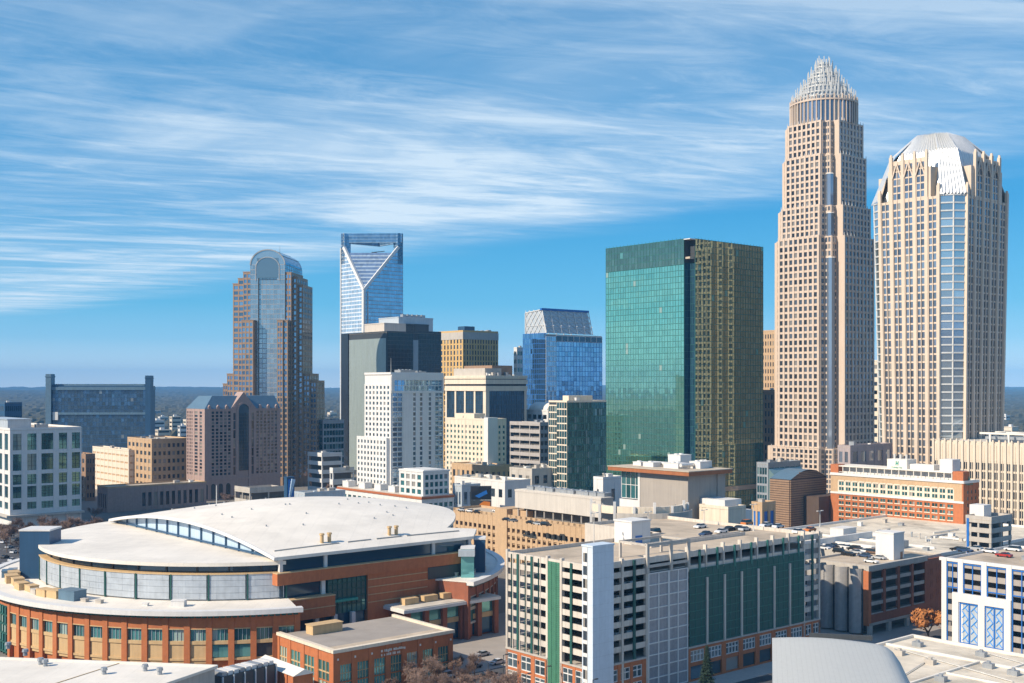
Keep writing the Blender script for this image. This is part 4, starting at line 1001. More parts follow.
# billboard and the low shops round it
def low_shops():
    B = block('white_flat_shop', 'long white flat-roofed shop behind the tan car park', 'shop', 505, 620, 455, 530, 482, M['white'], M['win'], 7, 3, 2, .5, .6, units=6, rm=M['stain'])
    block('blue_panel_shop', 'low shop with a bright blue panel beside the billboard', 'shop', 462, 600, 453, 480, 486, M['panel'], M['winb'], 3, 3, 2, .4, .4, units=1)
    block('grey_service_block', 'grey service block right of the white flat-roofed shop', 'building', 532, 640, 510, 566, 470, M['conc'], M['win'], 3, 4, 3, .5, .5, units=4)
    d = 560
    t = thing('billboard', 'dark billboard with a blue picture above an orange strip, over the tan car park', 'billboard', (X(481, d), d, 0), math.radians(6))
    wd = 21*d/F/2; z0, z1 = Z(509, d), Z(486, d)
    k = MB(); k.box(-wd, wd, 0, .8, z0+4.4, z1); sf_ = k.build('screen_frame', M['dark'], t)
    k = MB(); k.face([(-wd+.4, -.05, z0+4.8), (wd-.4, -.05, z0+4.8), (wd-.4, -.05, z1-.4), (-wd+.4, -.05, z1-.4)]); k.build('picture', M['blk'], sf_)
    k = MB(); k.face([(-1, -.08, z0+5.4), (3.2, -.08, z0+7.5), (2.6, -.08, z0+9.2), (-3, -.08, z0+6.4)]); k.build('picture_figure', M['bluep'], sf_)
    k = MB(); k.box(-wd, wd, 0, .8, z0, z0+4.2); k.build('lower_frame', M['dark'], t)
    k = MB(); k.face([(-wd+1+q[0], -.05, z0+.4+q[1]) for q in ((3.2, 0), (8.6, 0), (8.6, 3), (5.5, 3.4), (3.4, 2))]); k.build('orange_figure', M['orange'], t)
    for x in (-wd*.6, wd*.6):
        k = MB(); k.tube((x, .4, 0), (x, .4, z0), .3, .3, 8); k.build('post', M['dark'], t)
low_shops()
# far pale low-rises among the trees: the same small shape over and over
far = None
def far_block(i, px_, d, wpx, hz, m):
    a_ = wpx/F*d*.7; b = thing('distant_lowrise', 'pale low-rise block among the hazy far woods, %s from the left' % ordn(i), 'building', (X(px_, d), d, 0), RA, 'low-rise blocks scattered in the far woods')
    k = MB(); k.box(0, a_, 0, a_*.6, 0, hz); k.box(-.4, a_+.4, -.4, a_*.6+.4, hz, hz+.8); k.build('wall', m, b)
    k = MB()
    for j in range(max(1, int(hz/6))):
        k.box(1, a_-1, -.12, .1, 3+j*6, 5.4+j*6); k.box(-.12, .1, 1, a_*.6-1, 3+j*6, 5.4+j*6)
    k.build('window_bands', M['win'], b)
    k = MB(); k.box(a_*.3, a_*.6, a_*.2, a_*.4, hz+.8, hz+3.6); k.build('penthouse', M['white'], b)
for i, (px_, d, wpx, hz) in enumerate(sorted(((154, 1650, 16, 26), (172, 1700, 14, 30), (158, 1500, 18, 18), (180, 1480, 12, 24), (186, 1900, 16, 20), (160, 2300, 12, 14), (95, 1600, 26, 16), (28, 1700, 20, 16), (40, 1450, 22, 14), (6, 2000, 24, 12),
        (330, 2600, 12, 16), (326, 1500, 12, 20), (1012, 1500, 20, 22), (1006, 2400, 12, 14), (886, 1500, 12, 24), (150, 2900, 16, 12), (70, 2600, 18, 12), (214, 2100, 16, 16)))):
    far_block(i, px_, d, wpx, hz, random.choice([M['white'], M['white'], M['panel'], M['cream']]))
# ------------------------------------------------------------------ right side, middle ground
def theatre():
    d = 400
    B = Bld('flat_roofed_theatre', 'beige windowless hall with an overhanging flat roof edged in orange wood', 'theatre', 688, d, 620, 724)
    z = lambda y: Z(y, d); zt = z(471); a, b = B.a, B.b
    B.wall.box(0, a, 0, b*.70, 0, zt-1.6); B.wall.box(a-4, a+.3, -.4, 6, 20, zt-1.7)
    B.wall.box(.6, a, b*.70, b, 0, zt-12); B.wall.box(5, a, b*.70, b, 0, zt-1.65)
    B.off['L'] = .8; B.curtain('L', b*.71, b-.2, zt-11.6, zt-1.7, 4, 2, M['wint'], M['white'], .2, .2)
    B.off['R'] = 1
    k = MB(); k.box(-.2, 1.5, b*.69, b*.72, zt-12.5, zt-1.7); k.build('window_jamb', M['white'], B.root); k = MB(); k.box(-.25, 1.2, b*.69, b, zt-15, zt-12); k.build('window_ledge', M['white'], B.root)
    k = MB(); k.box(-2.8, a+1.2, -2.8, b+3.5, zt-1.55, zt-.2); k.build('wood_soffit_edge', M['wood'], B.root)
    k = MB(); k.box(-3, a+1.4, -3, b+3.7, zt-.18, zt+.1); k.build('roof', M['gravel'], B.root)
    B.off['L'] = 0; B.off['R'] = 0
    for (x, y, sx_, sy, sz) in ((4, 8, 5, 7, 1.8), (10, 3, 5, 5, 2.4), (12, 14, 6, 6, 4.2), (4, 20, 4, 5, 1.5), (16, 6, 4, 3, 2.2), (6, 28, 4, 4, 1.2)): B.unit(x, y, zt+.1, sx_, sy, sz, M['white'])
    k = MB()
    for (p, q) in (((3, 6, zt+1.5), (17, 6, zt+1.5)), ((9, 10, zt+1.2), (9, 26, zt+1.2)), ((14, 4, zt+2.6), (19, 9, zt+.6))): k.tube(p, q, .7, .7, 8)
    k.build('duct', M['silver'], B.root)
    B.finish([M['beige']], [M['win']])
    # round colonnade in front of it
    d = 388; cx = X(640, d); R_ = 16.2
    t = thing('round_colonnade', 'curved pale colonnade of slim columns at the foot of the beige hall', 'colonnade', (cx, d+4, 0))
    k = MB(); a0, a1 = math.radians(165), math.radians(352)
    k.arc((0, 0), R_-1.2, R_, a0, a1, Z(511, d), Z(503.5, d), 30); k.build('ring_beam', M['cream'], t)
    for i in range(9):
        q = a0+(a1-a0)*i/8; k = MB(); k.box(-.4, .4, -.4, .4, 24, Z(499 if i % 2 else 503, d), 0); k.build('column', M['white'], t, loc=((R_+.3)*math.cos(q), (R_+.3)*math.sin(q), 0))
    k = MB(); k.arc((0, 0), R_-4, R_-3.6, a0, a1, 24, Z(505, d), 24); k.build('rear_wall', M['beige'], t)
    k = MB(); k.arc((0, 0), R_+1.5, R_+1.9, math.radians(240), a1, 31, 34.4, 16); k.build('ramp_parapet', M['conc'], t)
theatre()
def pale_roofhouse():
    B = block('pale_roof_house', 'cream and white cubic roof house beside the beige hall, behind the rooftop cars', 'building', 728, 392, 700, 745, 509, M['cream'], M['win'], 3, 1, 2, .5, .6, units=1, zs=0)
    k = MB(); k.box(2, 11, 3, 14, B.zt, B.zt+2.6); k.box(B.a-.5, B.a+4, 0, 10, 0, B.zt-1); k.build('white_annex', M['white'], B.root)
    block('white_stair_box', 'white stair box standing between the long white hall and the beige hall', 'building', 603, 470, 594, 622, 479, M['white'], M['win'], 1, 1, 3, .8, .6, units=1)
pale_roofhouse()
def tan_garage():
    d = 440
    B = Bld('tan_car_park', 'long tan car park with rows of small square openings behind the arena', 'car park', 612, d, 454, 640)
    zt = Z(531, d)+1; a, b = B.a, B.b
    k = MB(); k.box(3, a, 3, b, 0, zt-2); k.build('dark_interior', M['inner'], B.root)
    rz = [(1.8+i*3.1, 3.6+i*3.1) for i in range(int((zt-3)/3.1))]
    e = [0]+[q for c in rz for q in c]+[zt]
    cols = cells(1, b-1, 30, .42)
    ee = [0]+[q for c in cols for q in c]+[b]
    for i in range(0, len(ee), 2): B.fb(B.wall, 'L', ee[i], ee[i+1], 0, zt, -.6, .4)
    for i in range(0, len(e), 2): B.fb(B.wall, 'L', .02, b, e[i], e[i+1]-.01, -.5, .3)
    for i in range(0, len(e), 2): B.fb(B.wall, 'R', 0, a, e[i], e[i+1]-.01, -.5, .3)
    for i in range(9): B.fb(B.wall, 'R', i*(a-1)/8, i*(a-1)/8+1, 0, zt, -.5, .4)
    for c in rz: B.wall.box(0, a, 0, b, c[0]-1.9, c[0]-1.65)
    B.roof(-.4, a, -.4, b, zt-.9, M['deck'], M['tanb'], 1)
    k = MB(); k.box(-.8, 10, b*.62, b*.70, 0, zt+2.4); k.build('stair_tower', M['tanb'], B.root)
    k = MB(); k.box(2, 9, b*.52, b*.615, 0, zt+2.2); k.box(6, 12, b*.46, b*.5, zt-1, zt+3.0); k.build('ramp_house', M['tanb'], B.root)
    k = MB()
    for i in range(2): k.bar((6, b*.33+i*9, zt), (6, b*.33+i*9, zt+5), .5)
    k.bar((6, b*.33, zt+5), (6, b*.33+9, zt+5), .6); k.build('entry_frame', M['tanb'], B.root)
    B.finish([M['tanb']], [M['win']])
    H_ = Bld('long_white_hall', 'long white windowless hall raised on columns above the tan car park', 'hall', 601, 445, 515, 613)
    a, b = H_.a, H_.b; z1 = Z(499, 445); z0 = Z(518, 445)
    k = MB(); k.box(0, a, 0, b, z0, z1); k.box(-.15, a+.1, -.15, b+.1, z1-.5, z1+.3); k.build('wall', M['offw'], H_.root)
    k = MB(); k.box(.4, a-.4, .4, b-.4, z1+.28, z1+.4); k.build('roof', M['dirty'], H_.root)
    for i in range(10):
        k = MB(); k.tube((1, 1+i*(b-2)/9, 19), (1, 1+i*(b-2)/9, z0), .35, .35, 6); k.build('column', M['conc'], H_.root)
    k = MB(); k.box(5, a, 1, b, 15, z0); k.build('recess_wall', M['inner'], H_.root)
    for i in range(11): H_.unit(2+random.random()*2, 2+i*(b-6)/11, z1+.4, 4, 4, 1.3)
tan_garage()
def brick_hotel():
    d = 500
    B = Bld('brick_hotel', 'long hotel with orange brick lower floors, cream upper floors and a white penthouse deck', 'hotel', 963, d, 831, 978)
    z = lambda y: Z(y, d); zt = z(482.5); a, b = B.a, B.b; zm = z(503); z0 = 8
    B.wall.box(0, a, 0, b, 0, zm, 0); B.wall.box(.01, a, .01, b, zm+.01, zt-.05, 1)
    n = 16
    cols = []
    w_ = (b-8)/n
    for i in range(n):
        u = 4+i*w_; cols += [(u+w_*.12, u+w_*.44), (u+w_*.50, u+w_*.82)]
    B.facade('L', cols, rowz(z0+3, zm-.6, 5, .5), 0, b, 0, zm, .35, 0)
    B.facade('L', cols, rowz(zm+.8, zt-3.2, 2, .35), 4, b-4, zm+.02, zt-3, .33, 2)
    for q0, q1, q2 in ((0, 4, zm+.02), (b-4, b, zm+.02), (4.01, b-4.01, zt-2.99)): B.fb(B.wall, 'L', q0, q1, q2, zt, -.05, .33, 1)
    B.facade('R', cells(2, a-1, 3, .6), rowz(z0+3, zt-3.2, 7, .5), 0, a, 0, zt, .35, 0)
    B.corner(0, zm, .35, 0, .6); B.corner(zm+.01, zt, .34, 0, .3)
    k = MB()
    B.fb(k, 'L', -.5, b, zm-.3, zm+.6, .2, .6); B.fb(k, 'L', -.5, b, zt-.5, zt+.7, .2, .75); B.fb(k, 'R', -.5, a, zt-.5, zt+.7, .2, .75)
    k.build('cornice_band', M['white'], B.root)
    k = MB()
    for i in range(n):
        u = 4+i*w_
        for zz in (zt-3.2,): B.fb(k, 'L', u+w_*.06, u+w_*.88, zz, zz+.5, .2, .55)
        for r in rowz(z0+3, zm-.6, 5, .5): B.fb(k, 'L', u+w_*.08, u+w_*.86, r[0]-.45, r[0]-.05, .2, .5)
    k.build('window_sill', M['cream'], B.root)
    B.roof(-.1, a, -.1, b, zt+.05, M['dirty'], M['white'], .5)
    # penthouse deck
    k = MB(); k.box(3, a-1, 6, b-3, zt, zt+3.6); k.build('penthouse', M['white'], B.root)
    k = MB(); k.box(-.2, a, 5, b-2, zt+3.7, zt+4.2)
    for i in range(17): k.box(0, .35, 5+i*(b-8)/16, 5.35+i*(b-8)/16, zt, zt+3.7)
    k.box(0, .2, 5, b-2, zt+1.1, zt+1.3); k.build('penthouse_frame', M['roofw'], B.root)
    for y0, y1 in ((0, 4.6), (b-4, b)):
        k = MB(); k.box(-.4, 5, y0-.3, y1, zt+.6, zt+4.6); k.build('corner_turret', M['brick'], B.root)
    k = MB(); k.box(2, 10, 28, 38, zt+4.2, zt+8.4); k.box(4, 9, 16, 28, zt+4.2, zt+6.5); k.build('sign_house', M['roofw'], B.root)
    k = MB(); k.box(2, 9, 6, 12, zt+4.2, zt+9.5); k.build('lift_house', M['white'], B.root)
    for i in range(3):
        k = MB(); k.tube((5, 30+i*3, zt+8.4), (5, 30+i*3, zt+10.6), .5, .5, 8); k.build('flue', M['silver'], B.root)
    def emblem(side, u, zc, s, lab):
        k = MB(); o = 1.9 if side == 'L' else -.5
        P = (lambda x, y, q: (o-q, u-x, y)) if side == 'L' else (lambda x, y, q: (u+x, o-q, y))
        for x0, x1, y0, y1 in ((-.9, -.35, -1.3, 1.3), (.35, .9, -1.3, 1.3), (-.5, .5, -.35, .35)):
            k.face([P(x0*s, zc+y0*s, .04), P(x1*s, zc+y0*s, .04), P(x1*s+.2*s, zc+y1*s, .04), P(x0*s+.2*s, zc+y1*s, .04)])
        k.build('sign_emblem', M['teal'], B.root)
        f = bpy.data.curves.new('sign_lettering', 'FONT'); f.body = 'Holiday Inn'; f.size = 1.5*s; f.align_x = 'CENTER'; f.extrude = .03; f.materials.append(M['teal'])
        e = text_mesh(f); e.parent = B.root
        p = P(0, zc-2.8*s, .06); e.location = p; e.rotation_euler = (math.pi/2, 0, -math.pi/2 if side == 'L' else 0)
    emblem('L', 33, zt+6.6, .8, 0); emblem('R', 4.5, zt+1.2, .9, 0)
    B.finish([M['brick'], M['tanb'], M['cream']], [M['wint']])
brick_hotel()
def fin_podium():
    d = 500
    B = Bld('finned_podium', 'cream stone podium with close vertical fins and white roof trusses at the right edge', 'building', 1100, d, 934, 1160)
    zt = Z(447.5, d); a, b = B.a, B.b
    B.wall.box(0, a, 0, b, 0, zt-.1)
    n = 26; w_ = b/n; cols = []
    for i in range(n): cols += [(i*w_+.62, i*w_+w_*.5-.12), (i*w_+w_*.5+.12, (i+1)*w_-.62)]
    B.facade('L', cols, rowz(2, zt-9, 9, .22), 0, b, 0, zt-8.5, .5, inset=.25)
    B.fb(B.wall, 'L', 0, b, zt-8.5, zt, -.05, .3)
    for i in range(n+1): B.fb(B.wall, 'L', max(0, i*w_-.5), i*w_+.5, 0, zt+.7, -.05, .95)
    for i in range(n): B.fb(B.wall, 'L', i*w_+w_*.5-.12, i*w_+w_*.5+.12, zt-8.4, zt-1, -.05, .5)
    for i in range(n+1): k = MB(); k.tube((-.5, i*w_, zt+.6), (-.5, i*w_, zt+1.6), .55, .35, 6); k.build('finial', M['cols'], B.root)
    B.roof(.2, a, .1, b, zt, M['dirty'], M['cols'], .6)
    for i in range(6):
        k = MB(); y = 6+i*9
        k.bar((3, y, zt+.3), (3, y, zt+4.6), .7); k.bar((3, y, zt+4.4), (18, y, zt+4.4), .8); k.bar((3.2, y, zt+.4), (14, y+6, zt+4.2), .7); k.bar((18, y, zt+.3), (18, y, zt+4.6), .7)
        k.build('roof_truss', M['roofw'], B.root)
    k = MB(); k.bar((3, 4, zt+4.5), (3, 56, zt+4.5), .9); k.bar((18, 4, zt+4.5), (18, 56, zt+4.5), .9); k.build('truss_beam', M['roofw'], B.root)
    k = MB(); k.box(8, 16, 4, 56, zt, zt+2.8); k.build('plant_room', M['grey'], B.root)
    B.finish([M['cols']], [M['win']])
fin_podium()
block('grey_stone_podium', 'grey-mauve stone block between the feet of the two tall granite towers', 'building', 850, 560, 838, 892, 447, mat('grey_granite', (.36, .30, .29), .7, .08, .3), M['winh'], 2, 5, 6, .4, .3, units=1)
def barrel_hall():
    d = 545
    B = Bld('brown_barrel_hall', 'brown louvred hall with a shallow rounded blue-grey roof right of the green tower', 'hall', 790, d, 770, 826)
    z = lambda y: Z(y, d); a, b = B.a, B.b; zs = z(480)
    ns = 14; pts = [(a*i/ns, zs+4.2*math.sin(math.pi*i/ns)) for i in range(ns+1)]
    k = MB(); prof = [(0, 0), (a, 0)]+[(p[0], p[1]) for p in pts[::-1]]
    k.face([(p[0], 0, p[1]) for p in prof]); k.face([(p[0], b, p[1]) for p in prof]); k.face([(0, 0, 0), (0, b, 0), (0, b, zs), (0, 0, zs)]); k.face([(a, 0, 0), (a, b, 0), (a, b, zs), (a, 0, zs)])
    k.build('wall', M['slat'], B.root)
    k = MB()
    for i in range(ns): k.face([(pts[i][0], -.4, pts[i][1]+.1), (pts[i+1][0], -.4, pts[i+1][1]+.1), (pts[i+1][0], b, pts[i+1][1]+.1), (pts[i][0], b, pts[i][1]+.1)])
    k.build('rounded_roof', M['slate'], B.root)
    k = MB()
    for j in range(26):
        zz = 3+j*(zs-3)/26; k.box(.1, a-.1, -.4, .05, zz, zz+.8); k.box(-.4, .05, .1, b-.1, zz, zz+.8)
    for j in range(4): k.box(.1+a*.06*(j+1), a-.1-a*.06*(j+1), -.3, .05, zs+.5+j*.8, zs+.95+j*.8)
    k.build('louvre_band', M['brown'], B.root)
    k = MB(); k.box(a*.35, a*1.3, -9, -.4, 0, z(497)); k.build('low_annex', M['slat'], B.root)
    A = block('glass_atrium_house', 'stepped grey glass house between the green tower and the brown louvred hall', 'building', 768, 600, 757, 800, 464, M['grey'], M['gt'], 4, 6, 7, .15, .25, units=2)
    k = MB(); k.raw([(0, -8, A.zt-9), (A.a, -8, A.zt-9), (A.a, 2, A.zt-.5), (0, 2, A.zt-.5), (0, -8, 0), (A.a, -8, 0), (A.a, 2, 0), (0, 2, 0)], [(0, 1, 2, 3), (0, 1, 5, 4), (0, 3, 7, 4), (1, 2, 6, 5)]); k.build('sloping_glazing', M['gt'], A.root)
    block('tan_corner_shop', 'small tan and blue shop at the foot of the green tower', 'shop', 762, 500, 752, 775, 504, M['tanb'], M['bluep'], 2, 2, 2, .4, .4, units=1)
barrel_hall()
def flat_market():
    d = 400
    B = Bld('low_flat_hall', 'very wide low hall with a stained white flat roof in front of the brick hotel', 'hall', 925, d, 742, 1070)
    zt = 16.; a, b = B.a, B.b
    k = MB(); k.box(0, a, 0, b, 0, zt-.3); k.build('wall', M['conc'], B.root)
    B.roof(-.2, a, -.2, b, zt, M['stain'], M['white'], .9, .6)
    k = MB(); k.box(-12, 34, 42, 43, zt, zt+2.6); k.box(8, 9, 4, b-30, zt, zt+1.0); k.box(24, 24.6, 10, b-20, zt, zt+.8); k.build('roof_upstand', M['white'], B.root)
    k = MB(); k.box(2, 9, 58, 86, zt, zt+3.4); k.build('raised_roof', M['roofw'], B.root)
    B.unit(20, 46, zt, 9, 6, 4.2, M['white'], 'penthouse'); B.unit(4, 48, zt, 5, 9, 3.6, M['cream'], 'penthouse')
    for i in range(2):
        k = MB(); k.tube((5+i*.5, 58+i*6, zt), (5+i*.5, 58+i*6, zt+2.2), 1.8, 1.6, 12); k.tube((5+i*.5, 58+i*6, zt+2.2), (5+i*.5, 58+i*6, zt+3.2), 1.6, .5, 12); k.build('roof_tank', M['white'], B.root)
    k = MB(); k.box(14, 20, 18, 24, zt, zt+2.8); k.tube((17, 21, zt+2.8), (17, 21, zt+3.6), 2.4, 2.2, 10); k.build('cooling_tower', M['grey'], B.root)
    B.units(14, 3, a-20, 6, b-10, zt, 2.4)
flat_market()
def mesh_garage():
    d = 350
    B = Bld('brick_car_park', 'brick car park with dark open decks and rounded grey mesh screens on its left side', 'car park', 868, d, 806, 943)
    zt = Z(568, d)+.6; a, b = B.a, B.b
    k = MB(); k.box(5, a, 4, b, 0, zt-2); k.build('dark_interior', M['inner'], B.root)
    h = (zt-1.4-6)/4
    u1 = B.u(926)
    for i in range(5):
        z0 = 6+i*h-.2
        B.wall.box(0, a, 0, b, z0-.3, z0, 1)
        B.fb(B.wall, 'R', 1.4, u1-.6, z0-.35, z0+.75, -.1, .15, 1)
    for i in range(5):
        u = i*(u1-1.2)/4; B.fb(B.wall, 'R', u, u+1.2, 5.6, zt-1.5, -.4, .4, 0)
    B.fb(B.wall, 'R', u1-.1, a, 0, zt-1.2, -6, .4, 0); B.fb(B.wall, 'R', 0, u1, 3.6, 6.2, -.5, .42, 0)
    for (uu, zz) in ((u1+2, 7), (u1+2, 11), (u1+2, 15), (u1+6, 8), (u1+6, 12.), (u1+6, 16)): B.facade('R', [(uu, uu+1)], [(zz, zz+1.6)], uu-.1, uu+1.1, zz-.2, zz+1.8, .5)
    # arched stone base
    for i in range(3):
        u = 1+i*(u1-2)/3; w_ = (u1-2)/3
        B.fb(B.wall, 'R', u-.8, u+.8, 0, 3.7, -.5, .5, 1)
    B.fb(B.wall, 'R', u1-1.2, u1+.6, 0, 3.7, -.5, .5, 1)
    k = MB(); B.fb(k, 'R', 0, u1, 2.9, 3.7, -.4, .5); k.build('stone_base', M['conc'], B.root)
    B.fb(B.wall, 'R', -.4, u1, zt-1.6, zt, -.5, .55, 1); B.fb(B.wall, 'L', -.4, b, zt-1.4, zt-.02, -.5, .2, 1)
    B.wall.box(-.45, 1.0, -.45, 1.4, 3, zt-1.5, 2)
    B.roof(.6, a, .6, b, zt-1, M['deck'], M['conc'], .6)
    k = MB(); n = 4
    for i in range(n):
        c = (b-2)*(i+.5)/n+1.6; r = (b-2)/n/2-.35; v = []
        for j in range(11):
            t = -1+2*j/10; v.append((-(1-t*t)*2.0-.5, c+t*r))
        for j in range(10): k.face([(v[j][0], v[j][1], .5), (v[j+1][0], v[j+1][1], .5), (v[j+1][0], v[j+1][1], zt-1), (v[j][0], v[j][1], zt-1)])
    k.build('mesh_screen', mat('grey_mesh', (.40, .38, .36), .6, .14, .8, metal=.2), B.root)
    k = MB()
    for i in range(n+1):
        c = (b-2)*i/n+1.6; k.tube((-.4, c, 0), (-.4, c, zt-1), .3, .3, 6)
    k.build('mesh_post', M['dark'], B.root)
    # lift house
    k = MB(); uu, vv = 22.5, 5; k.box(uu, uu+6.2, vv, vv+6.5, zt-1, zt+7.4); k.box(uu-.15, uu+6.35, vv-.15, vv+6.65, zt+7.3, zt+7.7); k.build('lift_house', M['white'], B.root)
    k = MB(); k.box(uu+4, uu+5.2, vv-.12, vv, zt-1, zt+1.3); k.build('door', M['brown'], B.root)
    B.finish([M['brickd'], M['conc'], M['brick']], [M['win']])
    B.zt = zt-1
    return B
MG = mesh_garage()
def blue_garage():
    d = 300
    B = Bld('blue_trimmed_car_park', 'white-framed car park with blue posts and tall panels of blue zigzag figures', 'car park', 1085, d, 942, 1150)
    a, b = B.a, B.b; zt = Z(573, 308)
    k = MB(); k.box(4, a, 4, b-.5, 0, zt-2); k.build('dark_interior', M['inner'], B.root)
    V = lambda p: B.v(p)
    h = 3.1; n = 8
    for i in range(1, n+1):
        z0 = zt-1-(i-1)*h
        if z0 < 2: break
        B.wall.box(0, a, 0, b, z0-.3, z0, 1); B.fb(B.wall, 'L', 0, b, z0-.35, z0+1.25, -.1, .2, 1)
    ft = [942, 960, 983, 1006, 1030, 1054, 1078]
    for p in (945, 961.5, 985, 1010, 1035, 1062):
        v = V(p); B.fb(B.wall, 'L', v-.75, v+.75, 0, zt+.9, -.5, .65, 0)
    B.fb(B.wall, 'L', 0, b+.6, zt+.1, zt+1.0, -.4, .5, 0)
    # tall white portal with two double panels
    v0, v1 = V(1009), V(957); zp = zt-8.5
    B.fb(B.wall, 'L', v0, v1, zp-2.5, zp, 0, 1.0, 0)
    for v in (v0, V(983), v1): B.fb(B.wall, 'L', v-.95, v+.95, 0, zp-.01, 0, 1.02, 0)
    B.fb(B.wall, 'L', v0, v1, 0, 3.2, 0, .98, 0)
    for pa, pb in ((986.5, 1004.5), (961.5, 979.5)):
        va, vb = V(pb), V(pa); vm = (va+vb)/2
        k = MB(); B.fb(k, 'L', va, vb, 3.2, zp-2.6, .3, .5); k.build('art_panel', M['panel'], B.root)
        k = MB()
        for q in (va, vm, vb): B.fb(k, 'L', q-.2, q+.2, 3.2, zp-2.6, .5, .75)
        B.fb(k, 'L', va, vb, 3.2, 3.6, .5, .75); B.fb(k, 'L', va, vb, zp-3, zp-2.6, .5, .75); k.build('panel_frame', M['bluep'], B.root)
        k = MB(); nfig = 5; zh = (zp-2.6-4.2)/nfig
        for c0, c1 in ((va+.35, vm-.35), (vm+.35, vb-.35)):
            for j in range(nfig):
                za = 4+j*zh; cm = (c0+c1)/2; x = -.58
                k.bar((x, c0+.1, za), (x, cm, za+zh*.45), .2); k.bar((x, c1-.1, za+.1), (x, cm, za+zh*.5), .2)
                k.bar((x, cm, za+zh*.5), (x, c1-.15 if j % 2 else c0+.15, za+zh*.92), .22)
        k.build('zigzag_figure', M['bluel'], B.root)
    k = MB()
    for pa, pb in ((945, 961.5), (961.5, 985), (985, 1010), (1010, 1035), (1035, 1062)):
        va, vb = V(pb)+.75, V(pa)-.75
        zb = zp if pa > 955 and pa < 1000 else 3
        for q in (va+.15, (va+vb)/2, vb-.15): B.fb(k, 'L', q-.13, q+.13, zb, zt, .1, .42)
        for zz in (zt-.3, zt-7.2): B.fb(k, 'L', va, vb, zz-.15, zz+.15, .1, .40)
    k.build('blue_post', M['bluep'], B.root)
    B.roof(.5, a, .5, b, zt, M['deck'], M['white'], .7)
    B.units(3, 8, 30, 10, b-10, zt, 2)
    B.finish([M['white'], M['beige']], [M['win']])
    B.zt = zt
    # louvred stair block on that roof line, standing behind
    T = louvre_block('louvred_grey_block', 'small grey louvred tower behind the blue-trimmed car park', 991, 375, 966, 1011, 520, 9, M['conc'], cat='tower', units=0, uprights=2)
    k = MB(); k.box(5, 10, 5, 10, T.zt, T.zt+4); k.build('penthouse', M['white'], T.root)
    k = MB(); k.box(-.4, 0, T.b-1.2, T.b-.4, 8, T.zt); k.build('blue_post', M['bluep'], T.root)
    return B
BG = blue_garage()
# barrel roof hall, very near
def near_vault():
    d = 196
    th = math.radians(-12.5)
    t = thing('white_barrel_roof_hall', 'near hall under a smooth pale grey barrel roof, bottom right', 'hall', (X(772, 240), 240, 0), th)
    W_, D_ = 26., 62.; zt = 24.7
    # roof: rounded in section toward the far edge and at the right end
    nx, ny = 24, 24; vs = []
    for j in range(ny+1):
        y = -D_+D_*j/ny
        for i in range(nx+1):
            x = W_*i/nx
            ex = max(0, (x-(W_-5))/5); ey = max(0, (y+7)/7)
            z = zt-2.4*(1-math.sqrt(max(0, 1-ex**2)))*3.2-1.0*(1-math.sqrt(max(0, 1-ey**2)))+.9*math.sin(math.pi*min(1, (x+4)/W_))-0.9
            vs.append((x, y, z))
    k = MB(); k.raw(vs, [(j*(nx+1)+i, j*(nx+1)+i+1, (j+1)*(nx+1)+i+1, (j+1)*(nx+1)+i) for j in range(ny) for i in range(nx)])
    k.build('barrel_roof', mat('pale_grey_membrane', (.50, .50, .47), .75, .05, .9, streak=0, bump=.25, seam=(.9, 0, 0, .07, .12)), t, smooth=True)
    k = MB(); k.prism([(.3, -D_), (W_-.3, -D_), (W_-.3, -.4), (.3, -.4)], 0, zt-6); k.box(.05, .4, -D_, -.5, 0, zt-1.6); k.build('wall', M['panel'], t)
    k = MB(); k.box(7.5, 20, -.9, -.3, zt-.7, zt+.25); k.build('ridge_rail', M['dark'], t)
near_vault()
